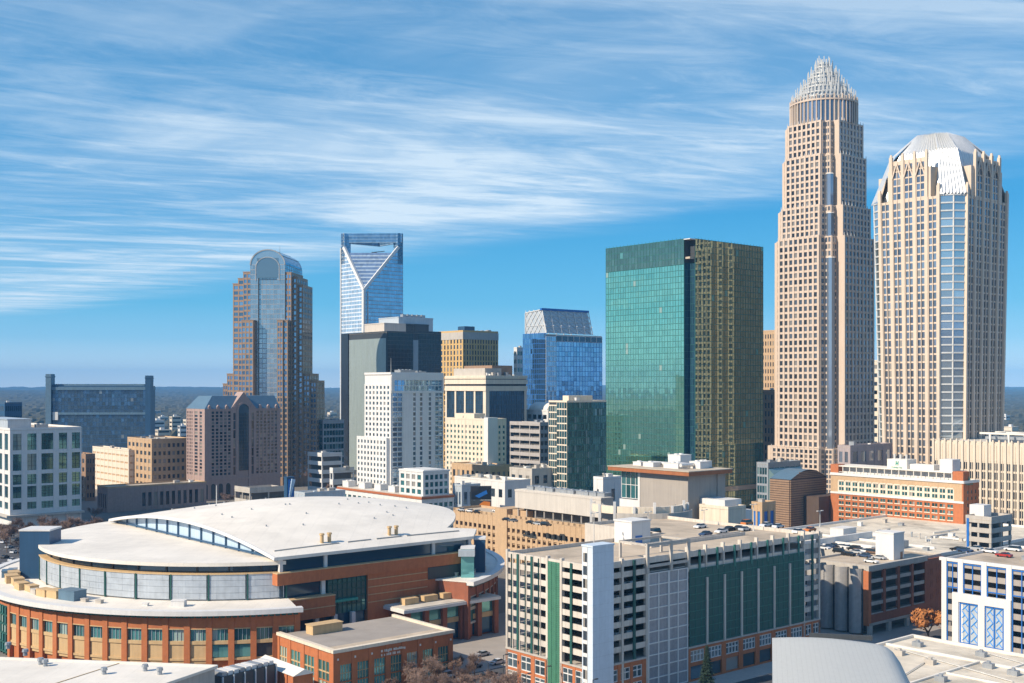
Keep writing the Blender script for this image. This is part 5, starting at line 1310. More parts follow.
def near_roofs():
    t = thing('stained_flat_roof_building', 'near building with a stained white flat roof and low upstands, bottom right corner', 'building', (107, 307, 0), RA)
    z = 9.
    k = MB(); k.box(-48, 0, -115, 0, 0, z-.3); k.build('wall', M['conc'], t)
    k = MB(); k.box(-48, 0, -115, 0, z-.3, z); k.build('roof', M['stain'], t)
    k = MB(); k.box(-48.3, .4, -.4, .3, z-.5, z+.7); k.box(-.3, .4, -115, -.4, z-.5, z+.69); k.build('parapet', M['roofw'], t)
    k = MB(); k.box(-14, -13.3, -100, -.5, z, z+.5); k.box(-48, -14, -26, -25.4, z, z+.45); k.box(-13.3, -.4, -34, -33.5, z, z+.4); k.box(-30, -29.6, -100, -26, z, z+.4); k.build('roof_upstand', M['roofw'], t)
    for x, y in ((-10, -8), (-22, -10), (-8, -24), (-38, -30), (-20, -38), (-6, -44), (-34, -14), (-25, -20), (-18, -31)):
        k = MB(); k.box(x, x+1.6, y, y+2.4, z, z+1.2); k.tube((x+.8, y+1.2, z+1.2), (x+.8, y+1.2, z+1.7), .5, .5, 8); k.build('rooftop_unit', random.choice([M['grey'], M['conc']]), t)
    k = MB(); k.bar((-26, -40, z+.3), (-16, -4, z+.3), .25); k.bar((-44, -22, z+.3), (-18, -16, z+.3), .2); k.bar((-12, -48, z+.3), (-3, -20, z+.3), .2); k.build('roof_pipe', M['silver'], t)
    t = thing('white_roofed_shed', 'near white flat roof with small vents in front of the arena rotunda, bottom left', 'building', (X(217, 258), 258, 0), math.radians(-1))
    z = 13.
    k = MB(); k.prism([(-.4, -.4), (-100, 12), (-100, -60), (-26, -60)], 0, z-.3); k.build('wall', M['conc'], t)
    k = MB(); k.prism([(0, 0), (-100, 12.6), (-100, -60), (-26.4, -60)], z-.3, z); k.build('roof', M['roofw'], t)
    k = MB()
    for (p, q) in (((0, 0), (-100, 12.6)), ((-26.4, -60), (0, 0))):
        k.bar((*p, z+.1), (*q, z+.1), .6)
    k.bar((-23, 2.9, z+.04), (-40, -40, z+.04), .18, 1); k.build('roof_edge', [M['roofw'], M['tanp']], t)
    for (pp, dd) in ((5, 275), (23, 268), (44, 258), (39, 259.5), (104, 251), (145, 254), (160, 251)):
        k = MB(); k.tube((0, 0, 0), (0, 0, .9), .55, .5, 8); k.tube((0, 0, .9), (0, 0, 1.5), .8, .7, 8); p = Vector((X(pp, dd), dd, 0))-Vector(t.location); k.build('roof_vent', M['grey'], t, loc=(p.x, p.y, z))
near_roofs()
# ------------------------------------------------------------------ arena
M['panelp'] = mat('pale_panel', (.43, .47, .51), .5, .16, .35, metal=.1)
def arena():
    c0 = Vector((-85, 380, 0)); C1 = Vector((-63.8, 316, 0))-c0
    t = thing('arena', 'round brick sports arena with a white vaulted roof and stepped white terraces', 'arena', c0)
    sw = lambda s, w, z=0: ((C1+RV*s+LV*w).x, (C1+RV*s+LV*w).y, z)
    D = math.radians
    def ring(name, r0, r1, a0, a1, z0, z1, n, m, gap=0):
        k = MB(); k.arc((0, 0), r0, r1, D(a0), D(a1), z0, z1, n, 0, gap); return k.build(name, m, t)
    def sbox(mb, s0, s1, w0, w1, z0, z1, m=0): mb.prism([sw(s0, w0)[:2], sw(s1, w0)[:2], sw(s1, w1)[:2], sw(s0, w1)[:2]], z0, z1, m)
    zr = 17.3; R1 = 80.; A0, A1 = -69.5, -26.
    # lower drum: left sweep and right sweep
    sweep = [(A0, -224, 38), (A1, 110, 33)]
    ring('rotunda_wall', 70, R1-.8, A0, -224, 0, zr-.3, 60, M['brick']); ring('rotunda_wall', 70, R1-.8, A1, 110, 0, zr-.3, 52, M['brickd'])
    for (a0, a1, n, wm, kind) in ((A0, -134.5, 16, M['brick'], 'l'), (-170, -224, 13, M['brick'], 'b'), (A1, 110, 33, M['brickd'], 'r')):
        st = (a1-a0)/n; pr = MB(); bd = MB(); tp = MB()
        sg = 1 if st > 0 else -1
        for i in range(n+1):
            c = a0+st*i; pr.arc((0, 0), R1-1, R1+.35, D(c-.55), D(c+.55), 0, zr-1.2, 1)
        bd.arc((0, 0), R1-1, R1+.12, D(a0), D(a1), zr-4.6, zr-1.2, 3*n)
        tm_ = M['tanp'] if kind != 'r' else M['conc']
        for (ro, za_, zb_) in ((.05, zr-8.8, zr-7.9), (.2, zr-4.85, zr-4.6), (.1, zr-13.0, zr-12.4)): tp = MB(); tp.arc((0, 0), R1-1, R1+ro, D(a0), D(a1), za_, zb_, 3*n); tp.build('stone_band', tm_, t)
        pr.build('brick_pier', wm, t); bd.build('brick_band', wm, t)
        for i in range(n):
            c0_, c1_ = a0+st*i+.5*sg, a0+st*(i+1)-.5*sg
            g = MB(); g.arc((0, 0), R1-.6, R1-.45, D(c0_), D(c1_), zr-8, zr-4.7, 3); g.build('window', M['gl'], t)
            if kind == 'l' and 1 < i < 4 or kind == 'r':
                g = MB(); g.arc((0, 0), R1-.6, R1-.45, D(c0_), D(c1_), zr-12.3, zr-9, 3); g.build('window', M['gl'], t)
            elif kind == 'l' and i <= 1:
                g = MB(); g.arc((0, 0), R1-.6, R1-.45, D(c0_), D(c1_), zr-12.3, zr-9, 3); g.build('dark_opening', M['dark'], t)
            else:
                g = MB(); g.arc((0, 0), R1-.9, R1-.2, D(c0_), D(c1_), 3.5, zr-8.9, 2); g.build('tan_panel', M['tanp'], t)
            k = MB()
            for j in range(1, 4):
                q = c0_+(c1_-c0_)*j/4; k.arc((0, 0), R1-.5, R1-.3, D(q-.035), D(q+.035), zr-8, zr-4.7, 1)
            k.build('window_bars', M['panel'], t)
    # glazed entrance bow at the far left
    g = MB(); m_ = MB()
    for j in range(5): g.arc((0, 0), R1-.5, R1-.3, D(-135), D(-169.5), 1+j*2.6, 3.3+j*2.6, 22, 0, .06)
    for j in range(6): m_.arc((0, 0), R1-.6, R1+.1, D(-135), D(-169.5), .6+j*2.6, 1+j*2.6, 22)
    for i in range(23): q = -135-34.5*i/22; m_.arc((0, 0), R1-.5, R1, D(q-.1), D(q+.1), 0, zr-3, 1)
    g.build('entrance_glazing', M['gl'], t); m_.build('entrance_frame', M['greenm'], t)
    ring('brick_band', R1-1, R1+.1, -135, -169.5, zr-3.4, zr-1.2, 20, M['brick'])
    # terrace roof with its white rim
    a_ = [A0-(A0+224)*i/70 for i in range(71)]
    k = MB()
    for (b0, b1, n) in ((A0, -224, 70), (A1, 110, 60)):
        k.arc((0, 0), 52, R1+1.2, D(b0), D(b1), zr-.5, zr, n)
    k.build('terrace_roof', M['roofw'], t)
    for (b0, b1, n) in ((A0+.8, -224, 70), (A1-1, 110, 60)):
        k = MB(); k.arc((0, 0), R1+.2, R1+2.6, D(b0), D(b1), zr-.9, zr+.35, n); k.build('terrace_rim', M['white'], t)
    k = MB()
    for (b0, b1, n) in ((A0, -224, 140), (A1, 110, 120)): k.arc((0, 0), R1+.3, R1+1.6, D(b0), D(b1), zr-1.6, zr-.92, n, 0, .25)
    k.build('rim_bracket', M['greenm'], t)
    # upper panelled drum, dark clerestory and lower white roof
    R2 = 66.
    ring('upper_core', 50, R2-.6, -70, -224, zr, 24.5, 60, M['grey'])
    n = 17; st = -(224-70)/n
    for i in range(n):
        k = MB(); c = -70+st*i
        for j in range(4):
            for q in range(5):
                k.arc((0, 0), R2-.5, R2+random.uniform(0, .06), D(c+st*.06+st*.92*q/5), D(c+st*.06+st*.92*(q+1)/5), zr+.4+j*1.72, zr+.4+(j+1)*1.72-.06, 1)
        k.build('metal_panel', M['panelp'], t)
        k = MB(); k.arc((0, 0), R2-.4, R2+.3, D(c-.16), D(c+.16), zr, 24.5, 1); k.build('green_joint', M['greenm'], t)
    ring('panel_coping', R2-2, R2+.25, -70, -224, 24.4, 24.75, 60, M['tanp'])
    ring('clerestory', R2-3, R2-2.2, -67, -224, 24.7, 26.8, 40, M['gn'])
    k = MB()
    for i in range(20): q = -68-156*i/20; k.arc((0, 0), R2-3, R2-1.9, D(q-.2), D(q+.2), 24.7, 26.8, 1)
    k.build('clerestory_post', M['dark'], t)
    # lower roof: flat disc segment left of the vault, slightly crowned
    pts = [(R2*1.005*math.cos(D(q)), R2*1.005*math.sin(D(q))) for q in [-67.5-2.6*i for i in range(62)]]
    pts = [p for p in pts if (Vector((*p, 0))-C1).dot(RV) < 2.5]
    k = MB(); k.prism(pts, 26.7, 27.7); k.build('lower_roof', M['roofw'], t)
    # main vault
    nw, ns = 40, 36
    def smax(w):
        q = 66.3**2-(w-62.5)**2; return 25.3+math.sqrt(max(0, q)) if q > 0 else 25.3
    sm = lambda w: max(smax(min(max(w, 4.5), 116)), 60) if w > 8 else 68+w*1.0
    def zroof(s, w):
        ar = 1-((w-59.5)/59.5)**2; q = 1-((s-42)/42)**2
        return 29+ar*(5.4+3.2*q)
    top = []; w0, w1 = 0, 119
    for i in range(nw+1):
        w = w0+(w1-w0)*i/nw; e = sm(w)
        for j in range(ns+1):
            s = -1.2+(e+1.2)*j/ns; top.append((s, w, zroof(s, w)))
    k = MB(); T = [sw(p[0], p[1], p[2]) for p in top]; Bm = [(p[0], p[1], p[2]-.9) for p in T]; nn = len(T); f = []
    I = lambda i, j: i*(ns+1)+j
    for i in range(nw):
        for j in range(ns):
            f.append((I(i, j), I(i, j+1), I(i+1, j+1), I(i+1, j))); f.append((nn+I(i, j), nn+I(i+1, j), nn+I(i+1, j+1), nn+I(i, j+1)))
    for i in range(nw): f += [(I(i, 0), I(i+1, 0), nn+I(i+1, 0), nn+I(i, 0)), (I(i, ns), nn+I(i, ns), nn+I(i+1, ns), I(i+1, ns))]
    for j in range(ns): f += [(I(0, j), nn+I(0, j), nn+I(0, j+1), I(0, j+1)), (I(nw, j), I(nw, j+1), nn+I(nw, j+1), nn+I(nw, j))]
    k.raw(T+Bm, f); k.build('vaulted_roof', M['roofw'], t)
    # lunette under the vault's left end
    g = MB(); m_ = MB(); nb = 13
    for i in range(nb):
        wa, wb = 9+i*108/nb, 9+(i+1)*108/nb
        g.face([sw(1, wa, 27.5), sw(1, wb, 27.5), sw(1, wb, zroof(1, wb)-.6), sw(1, wa, zroof(1, wa)-.6)])
        m_.bar(sw(.8, wb, 27.5), sw(.8, wb, zroof(1, wb)-1), .55)
    m_.bar(sw(.7, 6, 28.3), sw(.7, 118, 28.3), .5); g.build('lunette_glazing', M['skyp'], t); m_.build('lunette_post', M['navy'], t)
    k = MB()
    for i in range(60):
        wa, wb = 119*i/60, 119*(i+1)/60; k.bar(sw(-1.3, wa, zroof(-1.2, wa)-.45), sw(-1.3, wb, zroof(-1.2, wb)-.45), .9)
    k.build('vault_edge', M['white'], t)
    # body below the vault (right end)
    body = [(1.2, 4), (66, 4), (72, 12)]+[(smax(w)-3, w) for w in range(16, 117, 5)]+[(1.2, 114)]
    k = MB(); k.prism([sw(*p)[:2] for p in body], 0, 28.4); k.build('upper_body', M['navy'], t)
    # long brick front
    k = MB(); sbox(k, 2, 68, 2, 12, 0, 24.3); k.build('front_core', M['brickd'], t)
    fb_ = M['brick']
    def piece(nm, m, s0, s1, w0, w1, z0, z1): k = MB(); sbox(k, s0, s1, w0, w1, z0, z1); return k.build(nm, m, t)
    piece('clerestory_glazing', M['gn'], .5, 67.5, 1.2, 2.1, 24.2, 28.2)
    for s in (.8, 15, 53, 67): piece('white_pillar', M['white'], s-.5, s+.5, .6, 1.6, 24, 28.6)
    piece('upper_brick_band', fb_, -1.2, 66, -.8, 2.2, 21.2, 24.4)
    piece('band_coping', M['tanp'], -1.25, 66.1, -.9, 2.2, 24.4, 24.65)
    piece('dark_glazing', M['gn'], .5, 15, .9, 2.1, 17.2, 21.1)
    piece('white_pillar', M['white'], 13.4, 14.6, .2, 1.2, 12, 21.1)
    piece('atrium_glazing', M['gl'], 15.4, 28.4, .4, 2.1, 11, 21.1)
    k = MB()
    for i in range(9): sbox(k, 15.4+i*1.6, 15.55+i*1.6, .2, .45, 11, 21.1)
    for z in (13.2, 15.4, 17.6, 19.4): sbox(k, 15.4, 28.4, .2, .45, z, z+.25)
    k.build('atrium_bars', M['greenm'], t)
    piece('atrium_balcony', M['teal'], 15.2, 25, -.6, .4, 14.4, 15.1)
    piece('lower_brick_block', fb_, 1, 16.2, -2.4, 2.2, 11.2, 16.9)
    k = MB(); sbox(k, .9, 16.3, -2.5, 2.2, 14, 14.2); sbox(k, .9, 16.3, -2.55, 2.2, 16.9, 17.2); k.build('stone_trim', M['tanp'], t)
    piece('brick_front', fb_, 28.4, 66, -.4, 2.1, 6, 21.2)
    k = MB()
    for z in (13, 15.2, 17.4, 19.6): sbox(k, 28.5, 49.8, -.52, 0, z, z+.22)
    k.build('stone_trim', M['tanp'], t)
    piece('recess_shade_slab', M['dark'], 50, 64.5, -.6, 0, 17.4, 21.0)  # flat dark slab on the brick stands for a shaded recess
    piece('base_glazing', M['gn'], 1, 28, .8, 2.1, 2, 11.1)
    for s in (5, 11, 17, 23): piece('white_pillar', M['white'], s-.6, s+.6, -1.4, -.2, 0, 11.2)
    # canopy on brick columns to the right
    piece('entrance_canopy', M['white'], 33.8, 70, -11, 1, 10.6, 11.5)
    k = MB(); sbox(k, 34.2, 69.6, -10.6, .6, 11.5, 11.75); k.build('canopy_roof', M['dirty'], t)
    for i in range(3): piece('rooftop_unit', M['tanp'], 38+i*7, 43+i*7, -5.5, -3, 11.75, 13.6)
    piece('canopy_glazing', M['gl'], 36, 69, -8.4, -8, 6.9, 10.5); piece('lower_glazing', M['gn'], 36, 69, -8.3, -8, .5, 5.4); piece('stone_spandrel', M['tanp'], 36, 69.2, -8.7, -7.8, 5.4, 6.9)
    piece('under_core', M['brickd'], 36.2, 69, -7.9, 0, 0, 10.5)
    for i in range(6): piece('brick_column', M['brickd'], 35.6+i*6.6, 37.2+i*6.6, -9.6, -8.1, 0, 10.6)
    # roof details
    k = MB()
    for a_, b_ in ((1, 22), (25, 33), (35, 44), (46, 66)): k.bar(sw(a_, 5, zroof(a_, 5)+.15), sw(b_, 5, zroof(b_, 5)+.15), .35)
    k.build('snow_guard', M['conc'], t)
    for s in (17.5, 20, 41, 43.5): 
        k = MB(); p = sw(s, 7, zroof(s, 7)-.2); k.tube(p, (p[0], p[1], p[2]+2.4), .55, .55, 8); k.tube((p[0], p[1], p[2]+2.4), (p[0], p[1], p[2]+2.9), .8, .7, 8); k.build('roof_vent', M['tanp'], t)
    for i in range(26):
        s, w = random.uniform(6, 70), random.uniform(15, 105); p = sw(s, w, zroof(s, w)); k = MB(); k.tube((p[0], p[1], p[2]-.2), (p[0], p[1], p[2]+.5), .3, .25, 6); k.build('roof_vent', M['grey'], t)
    k = MB(); p = sw(30, 100, zroof(30, 100)); k.tube(p, (p[0], p[1], p[2]+7), .2, .1, 6); k.build('roof_mast', M['silver'], t)
    # plant on the left terrace, blue towers
    def plant(a0, r, sx_, sy, sz, m):
        k = MB(); k.box(-sx_/2, sx_/2, -sy/2, sy/2, 0, sz); k.box(-sx_/2-.1, sx_/2+.1, -sy/2-.1, sy/2+.1, sz, sz+.2)
        k.box(-sx_/2-.06, -sx_/2+.4, -sy/4, sy/4, sz*.2, sz*.8, 1)
        o = k.build('rooftop_unit', [m, M['dark']], t, loc=(r*math.cos(D(a0)), r*math.sin(D(a0)), zr)); o.rotation_euler = (0, 0, D(a0))
    for a0, r, q, m in ((-156, 73, 3.4, 'tanp'), (-151, 74, 3.4, 'tanp'), (-147, 73, 3, 'tanp'), (-140, 74, 3, 'tanp'), (-136, 73, 2.6, 'tanp'), (-132, 74, 2, 'conc'), (-128, 74, 3, 'tanp'), (-124.5, 73.5, 3.2, 'tanp'), (-119.5, 73, 4.2, 'slate'), (-115, 74, 1.2, 'conc'), (-111, 74, 1.2, 'conc'), (-93, 73.5, 2.4, 'white'), (-100, 74, 1, 'white'), (-160, 75, 3, 'slate'), (-164, 74, 2.4, 'grey')):
        plant(a0, r, q, q*1.5, q*.62, M[m])
    for a0, r in ((-20, 72), (-14, 75), (-8, 72), (-3, 75), (4, 73), (-17, 76), (-10, 77)): plant(a0, r, 1.4, 1.8, 1, M['conc'])
    def tower(px_, d, wpx, zb, zt_, m, dep=9):
        w_ = wpx/F*d; x, y = X(px_, d)-c0.x, d-c0.y
        k = MB(); k.box(x, x+w_, y, y+dep, zb, zt_); st_ = k.build('stair_tower', m, t); k = MB(); k.box(x-.2, x+w_+.2, y-.2, y+dep+.2, zt_, zt_+.5); k.build('tower_coping', M['white'], st_)
    tower(19.5, 350, 30, 14, 31.8, M['navy'])
    tower(474, 362, 11, 14, 27.6, M['navy'], 6); tower(461, 352, 13, 12, 26.0, M['gl'], 6)
    k = MB(); x, y = X(459, 351)-c0.x, 351-c0.y; k.box(x, x+4.6, y-.6, y, 14, 16.2); k.build('bay_spandrel', M['panel'], t); k = MB(); k.box(x-.2, x+4.8, y-.5, y+3, 24, 25.8); k.build('bay_cap', M['panel'], t)
arena()
def annex():
    B = Bld('brick_ticket_hall', 'square orange brick ticket hall with a beige flat roof in front of the arena', 'building', 334, 280, 279, 452)
    zt = Z(653, 280); a, b = B.a, B.b
    B.wall.box(0, a, 0, b, 0, zt-.05)
    rc = [(i*(a-1.4)/7+1.5, (i+1)*(a-1.4)/7-.1) for i in range(7)]
    B.facade('R', rc, [(.6, 3.4), (3.7, zt-3.2)], 0, a, 0, zt, .45, inset=.15)
    B.facade('L', [(1.5, b*.25), (b*.32, b*.5), (b*.57, b*.75), (b*.82, b-1)], [(.6, 3.4), (3.7, zt-2.6)], 0, b, 0, zt, .45, inset=.15)
    B.corner(0, zt, .45, w=1.2)
    k = MB()
    for c in rc:
        for i in range(1, 4): B.fb(k, 'R', c[0]+(c[1]-c[0])*i/4-.06, c[0]+(c[1]-c[0])*i/4+.06, .6, zt-3.2, .02, .16)
        B.fb(k, 'R', c[0], c[1], 5.6, 5.75, .02, .15)
    for c in ((1.5, b*.25), (b*.32, b*.5), (b*.57, b*.75), (b*.82, b-1)):
        for i in range(0, 4): B.fb(k, 'L', c[0]+(c[1]-c[0])*i/3-.1, c[0]+(c[1]-c[0])*i/3+.1, .6, zt-2.6, .02, .3)
        B.fb(k, 'L', c[0], c[1], 5.6, 5.9, .02, .28)
    k.build('window_bars', M['tanp'], B.root)
    r = MB(); r.box(-.4, a, -.4, b, zt-.2, zt+.1, 0); r.box(-.75, a+.3, -.8, .5, zt, zt+.8, 1); r.box(-.8, .5, .5, b, zt, zt+.79, 1); r.box(a-.6, a+.3, .5, b, zt, zt+.78, 1); r.build('roof', [M['pave'], M['cream']], B.root)
    k = MB(); k.box(.5, a-.6, .5, 5.5, zt+.08, zt+.16); k.build('lit_roof_strip', M['deck'], B.root)  # paler strip paints sunlight along the front of the roof
    k = MB(); k.box(6, 15, b-7, b-3.5, zt+.1, zt+2.4); k.box(5.8, 15.2, b-7.2, b-3.3, zt+2.4, zt+2.6); k.build('rooftop_unit', M['tanp'], B.root)
    # unreadable pale sign letters over the middle bays
    k = MB()
    for row, (z0, n_) in enumerate(((zt-1.75, 12), (zt-2.75, 9))):
        x = a*.37
        for i in range(n_): wl = random.uniform(.22, .5); k.box(x, x+wl, -.62, -.45, z0, z0+random.uniform(.4, .62)); x += wl+random.choice((.14, .16, .5))
    k.build('sign_lettering', M['silver'], B.root)
    for i in range(8):
        k = MB(); k.box(.6+i*(a-1.6)/7, 1.0+i*(a-1.6)/7, -.62, -.4, zt-1.9, zt-1.4); k.build('wall_lamp', M['white'], B.root)
    B.finish([M['brick']], [M['gl']])
    K = Bld('brick_dock_house', 'small orange brick dock with a white sheet roof, bottom left of the ticket hall', 'building', 294, 268, 256, 313)
    zt = Z(676, 268); a, b = K.a, K.b
    k = MB(); k.box(0, a, 0, b, 0, zt); 
    for i in range(7): k.box(-.25, .1, i*(b-.8)/6, i*(b-.8)/6+.8, 0, zt-.02)
    k.build('wall', M['brick'], K.root)
    k = MB(); k.raw([(-.5, -.5, zt), (a+.3, -.5, zt), (a+.3, b, zt), (-.5, b, zt), (a*.5, -.5, zt+1.3), (a*.5, b, zt+1.3)], [(0, 4, 5, 3), (1, 2, 5, 4), (0, 1, 4), (3, 5, 2)]); k.build('sheet_roof', M['roofw'], K.root)
    t = thing('loading_rack', 'dark loading rack with pale boxes along its top beside the white roof edge, bottom left', 'loading rack', (X(208, 262), 262, 0), math.radians(52))
    k = MB(); k.box(0, 16, -5, 0, 0, 10.4); k.build('rack_body', M['dark'], t)
    for i in range(9):
        k = MB(); k.box(.4+i*1.7, 1.7+i*1.7, -4.6, -.4, 10.4, 11.3); k.build('pale_box', M['white'] if i % 3 else M['grey'], t)
    for i in range(6):
        k = MB(); k.box(i*3.1, i*3.1+.3, -5.3, -5, 0, 10.4); k.build('post', M['panel'], t)
annex()
# ------------------------------------------------------------------ the big car park with green screens
def green_garage():
    B = Bld('green_screened_car_park', 'big pale car park with green mesh screens, brick base and white stair tower', 'car park', 590, 272, 507, 819)
    a, b = B.a, B.b; zt = 33.6; zd = zt-1.0; h = 3.0; zb = 9.0
    zl = [zb+i*h for i in range(8)]            # deck levels
    us, um, ug, ue = B.u(614), B.u(646), B.u(687), B.u(803)
    W = B.wall
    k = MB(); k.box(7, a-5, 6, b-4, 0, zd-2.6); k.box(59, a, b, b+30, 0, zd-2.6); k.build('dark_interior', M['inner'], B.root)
    k = MB()
    for z in zl: k.box(.02, a, .02, b, z-.3, z)
    k.build('deck_slab', M['conc'], B.root)
    k = MB(); k.prism([(0.05, .05), (a, .05), (a, b+31), (58, b+31), (58, b), (.05, b)], zd-.3, zd); k.build('roof_deck', M['deck'], B.root)
    def bay(side, u0, u1, z0=zb, top=True, off=0.):
        for z in zl[1:] if z0 == zb else zl: 
            B.fb(W, side, u0, u1, z-.45, z+.95, 0, .22, 0)
        B.fb(W, side, u0, u1, zd-.5, zt, -.25, .23, 0)
    def post(side, u, w_=.7, z0=0., z1=None, o=.45, m=0): B.fb(W, side, u-w_/2, u+w_/2, z0, (zt+.6) if z1 is None else z1, -.5, o, m)
    def parapet(side, u0, u1): B.fb(W, side, u0, u1, zd-.5, zt, -.25, .23, 0)
    v1, v2, v3 = B.v(583), B.v(562), B.v(548)
    bay('L', .3, v2); bay('L', v3, b)
    for v in (v1-1, v2, v3, b-.35): post('L', v)
    for v in [v3+(b-v3)*f for f in (1/6, 1/3, .5, 2/3, 5/6)]: B.fb(W, 'L', v-.12, v+.12, zb, zt, 0, .3, 0)
    parapet('L', v2, v3)
    bay('R', us-3, um); bay('R', ue, a)
    parapet('R', um, ue)
    for u in (us+2.6, um, a-.35, ue): post('R', u)
    # green bars in front of the open bays
    k = MB()
    for v in (v3+(b-v3)*.36, v3+(b-v3)*.70, (v1+v2)/2): B.fb(k, 'L', v-.35, v+.35, zb+.2, zt-.2, .3, .55)
    for v in (v3+(b-v3)*.2, v3+(b-v3)*.52, v3+(b-v3)*.86): B.fb(k, 'L', v-.08, v+.08, zb+.2, zt-.4, .3, .5)
    for u in (us+6.6, (ue+a)/2): B.fb(k, 'R', u-.4, u+.4, zb+.2, zt-.2, .3, .6)
    k.build('green_bar', M['greenm'], B.root)
    # pierced green panel on the sunny side, down to the ground
    k = MB(); B.fb(k, 'L', v2+.35, v3-.35, 0, zt-.6, .30, .42)
    for j in range(60): B.fb(k, 'L', v2+.4, v3-.4, .3+j*.545, .52+j*.545, .42, .5)
    for q in (.33, .66): B.fb(k, 'L', v2+(v3-v2)*q-.06, v2+(v3-v2)*q+.06, 0, zt-.6, .5, .56)
    k.build('green_panel', mat('pale_green_panel', (.06, .19, .12), .6, .15, .7), B.root)
    # white stair tower on the corner
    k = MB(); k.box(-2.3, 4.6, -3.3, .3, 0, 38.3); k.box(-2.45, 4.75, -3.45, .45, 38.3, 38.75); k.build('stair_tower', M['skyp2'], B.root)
    k = MB(); k.box(-2.42, -2.3, -1.6, -.2, .3, 38.2); k.build('tower_strip', M['white'], B.root)
    for j in range(12):
        for q in (0, .68):
            k = MB(); k.box(-2.50, -2.36, -1.5+q, -.92+q, 1.2+j*3.05, 3.3+j*3.05); k.build('tower_window', M['win'], B.root)
    # pierced metal screen with white grid
    k = MB(); B.fb(k, 'R', um+.4, ug-.4, .5, zd-3.2, .35, .42); k.build('pierced_screen', mat('pierced_metal', (.30, .31, .34), .5, .15, 1.2, metal=.3), B.root)
    k = MB()
    for i in range(5): q = um+.4+(ug-um-.8)*i/4; B.fb(k, 'R', q-.16, q+.16, .5, zd-3, .42, .62)
    q = (um+ug)/2+.35; B.fb(k, 'R', q-.12, q+.12, .5, zd-3, .42, .62)
    for j in range(11): B.fb(k, 'R', um+.3, ug-.3, .4+j*(zd-3.6)/10, .66+j*(zd-3.6)/10, .42, .6)
    k.build('white_screen_grid', M['white'], B.root)
    # open steel frame standing above the roof over that screen
    k = MB(); zf = zt+3.4
    for u in (um, (um+ug)/2+1, ug): B.fb(k, 'R', u-.4, u+.4, zd-3, zf, .2, .8)
    B.fb(k, 'R', um, ug, zf-.7, zf, .2, .78); B.fb(k, 'R', um, ug, zd-1.6, zd-.9, .2, .7)
    k.box(um-.3, um+.3, 0, 9, zf-.6, zf-.1); k.box(ug-.3, ug+.3, 0, 9, zf-.6, zf-.1); k.box(um, ug, 8.6, 9, zf-.65, zf-.05); k.box(um-.3, um+.3, 8.6, 9.1, zd, zf); k.box(ug-.3, ug+.3, 8.6, 9.1, zd, zf)
    k.build('open_frame', M['conc'], B.root)
    # seven green mesh bays with pale pilasters
    zgt = zd-3.6
    k = MB(); B.fb(k, 'R', ug+.4, ue-.3, zb+.4, zgt, .45, .5); k.build('green_mesh', M['greenm'], B.root)
    k = MB(); nb = 7
    for j in range(10): z = zb+.4+j*(zgt-zb-.5)/9; B.fb(k, 'R', ug+.4, ue-.3, z, z+.14, .5, .6)
    for i in range(nb*3+1): q = ug+.4+(ue-ug-.7)*i/(nb*3); B.fb(k, 'R', q-.06, q+.06, zb+.4, zgt, .5, .58)
    for i in range(nb): q = ug+(ue-ug)*(i+.62)/nb; B.fb(k, 'R', q-.3, q+.3, zgt-1, zt+.2, .3, .62)
    k.build('green_mesh_frame', M['teal2'], B.root)
    for i in range(nb+1):
        u = ug+(ue-ug)*i/nb
        post('R', u, .5, zgt-.5, zt+1.2, .5)
        if 0 < i < nb: B.fb(W, 'R', u-.3, u+.3, zb, zgt-2.6, .4, .9, 0)
    for zz in (zd-3.6, ): B.fb(W, 'R', ug, ue, zz-.1, zz+.95, -.1, .25, 0)
    # brick base with white framed shop windows
    W.box(0, a, 0, b, 0, zb-.35, 1)
    bw = [(.9+i*(um-2.2)/4+.5, .9+(i+1)*(um-2.2)/4-.5) for i in range(4)]
    rb = [(ug+(ue-ug)*i/nb+.9, ug+(ue-ug)*(i+1)/nb-.9) for i in range(nb)]+[(ue+.7, (ue+a)/2-.4), ((ue+a)/2+.4, a-.7)]
    B.facade('R', bw, [(1, 3.6), (4.6, 7.6)], 0, um-.4, 0, zb-.2, .45, 1); B.facade('R', rb, [(.6, 4.0), (5, 8)], ug+.1, a, 0, zb-.2, .45, 1)
    lb = [(v3+(b-v3)*q+.7, v3+(b-v3)*(q+1/3)-.7) for q in (0, 1/3, 2/3)]
    B.facade('L', lb, [(1, 3.6), (4.3, 8)], v3-.3, b, 0, zb-.2, .45, 1); B.facade('L', [(.8, (v2+.4)/2-.4), ((v2+.4)/2+.5, v2-.6)], [(1, 3.6), (4.3, 8)], .3, v2+.2, 0, zb-.2, .45, 1)
    for side, cs, rws in (('R', bw, ((1, 3.6), (4.6, 7.6))), ('R', rb, ((5, 8),)), ('L', lb+[(.8, (v2+.4)/2-.4), ((v2+.4)/2+.5, v2-.6)], ((1, 3.6), (4.3, 8)))):
        for c in cs:
            for r in rws:
                k = MB(); n_ = 2 if c[1]-c[0] < 4 else 4
                for i in range(n_+1): q = c[0]+(c[1]-c[0])*i/n_; B.fb(k, side, q-.11, q+.11, r[0], r[1], .05, .3)
                for q in (r[0]+.1, (r[0]*.4+r[1]*.6), r[1]-.1): B.fb(k, side, c[0], c[1], q-.11, q+.11, .05, .28)
                k.build('window_frame', M['white'], B.root)
    k = MB(); B.fb(k, 'R', 0, um-.4, zb-.25, zb+.2, -.2, .55); B.fb(k, 'R', ug, a, zb-.25, zb+.2, -.2, .6); B.fb(k, 'L', v3-.3, b, zb-.25, zb+.2, -.2, .55); B.fb(k, 'L', .3, v2, zb-.25, zb+.2, -.2, .55); k.build('stone_course', M['conc'], B.root)
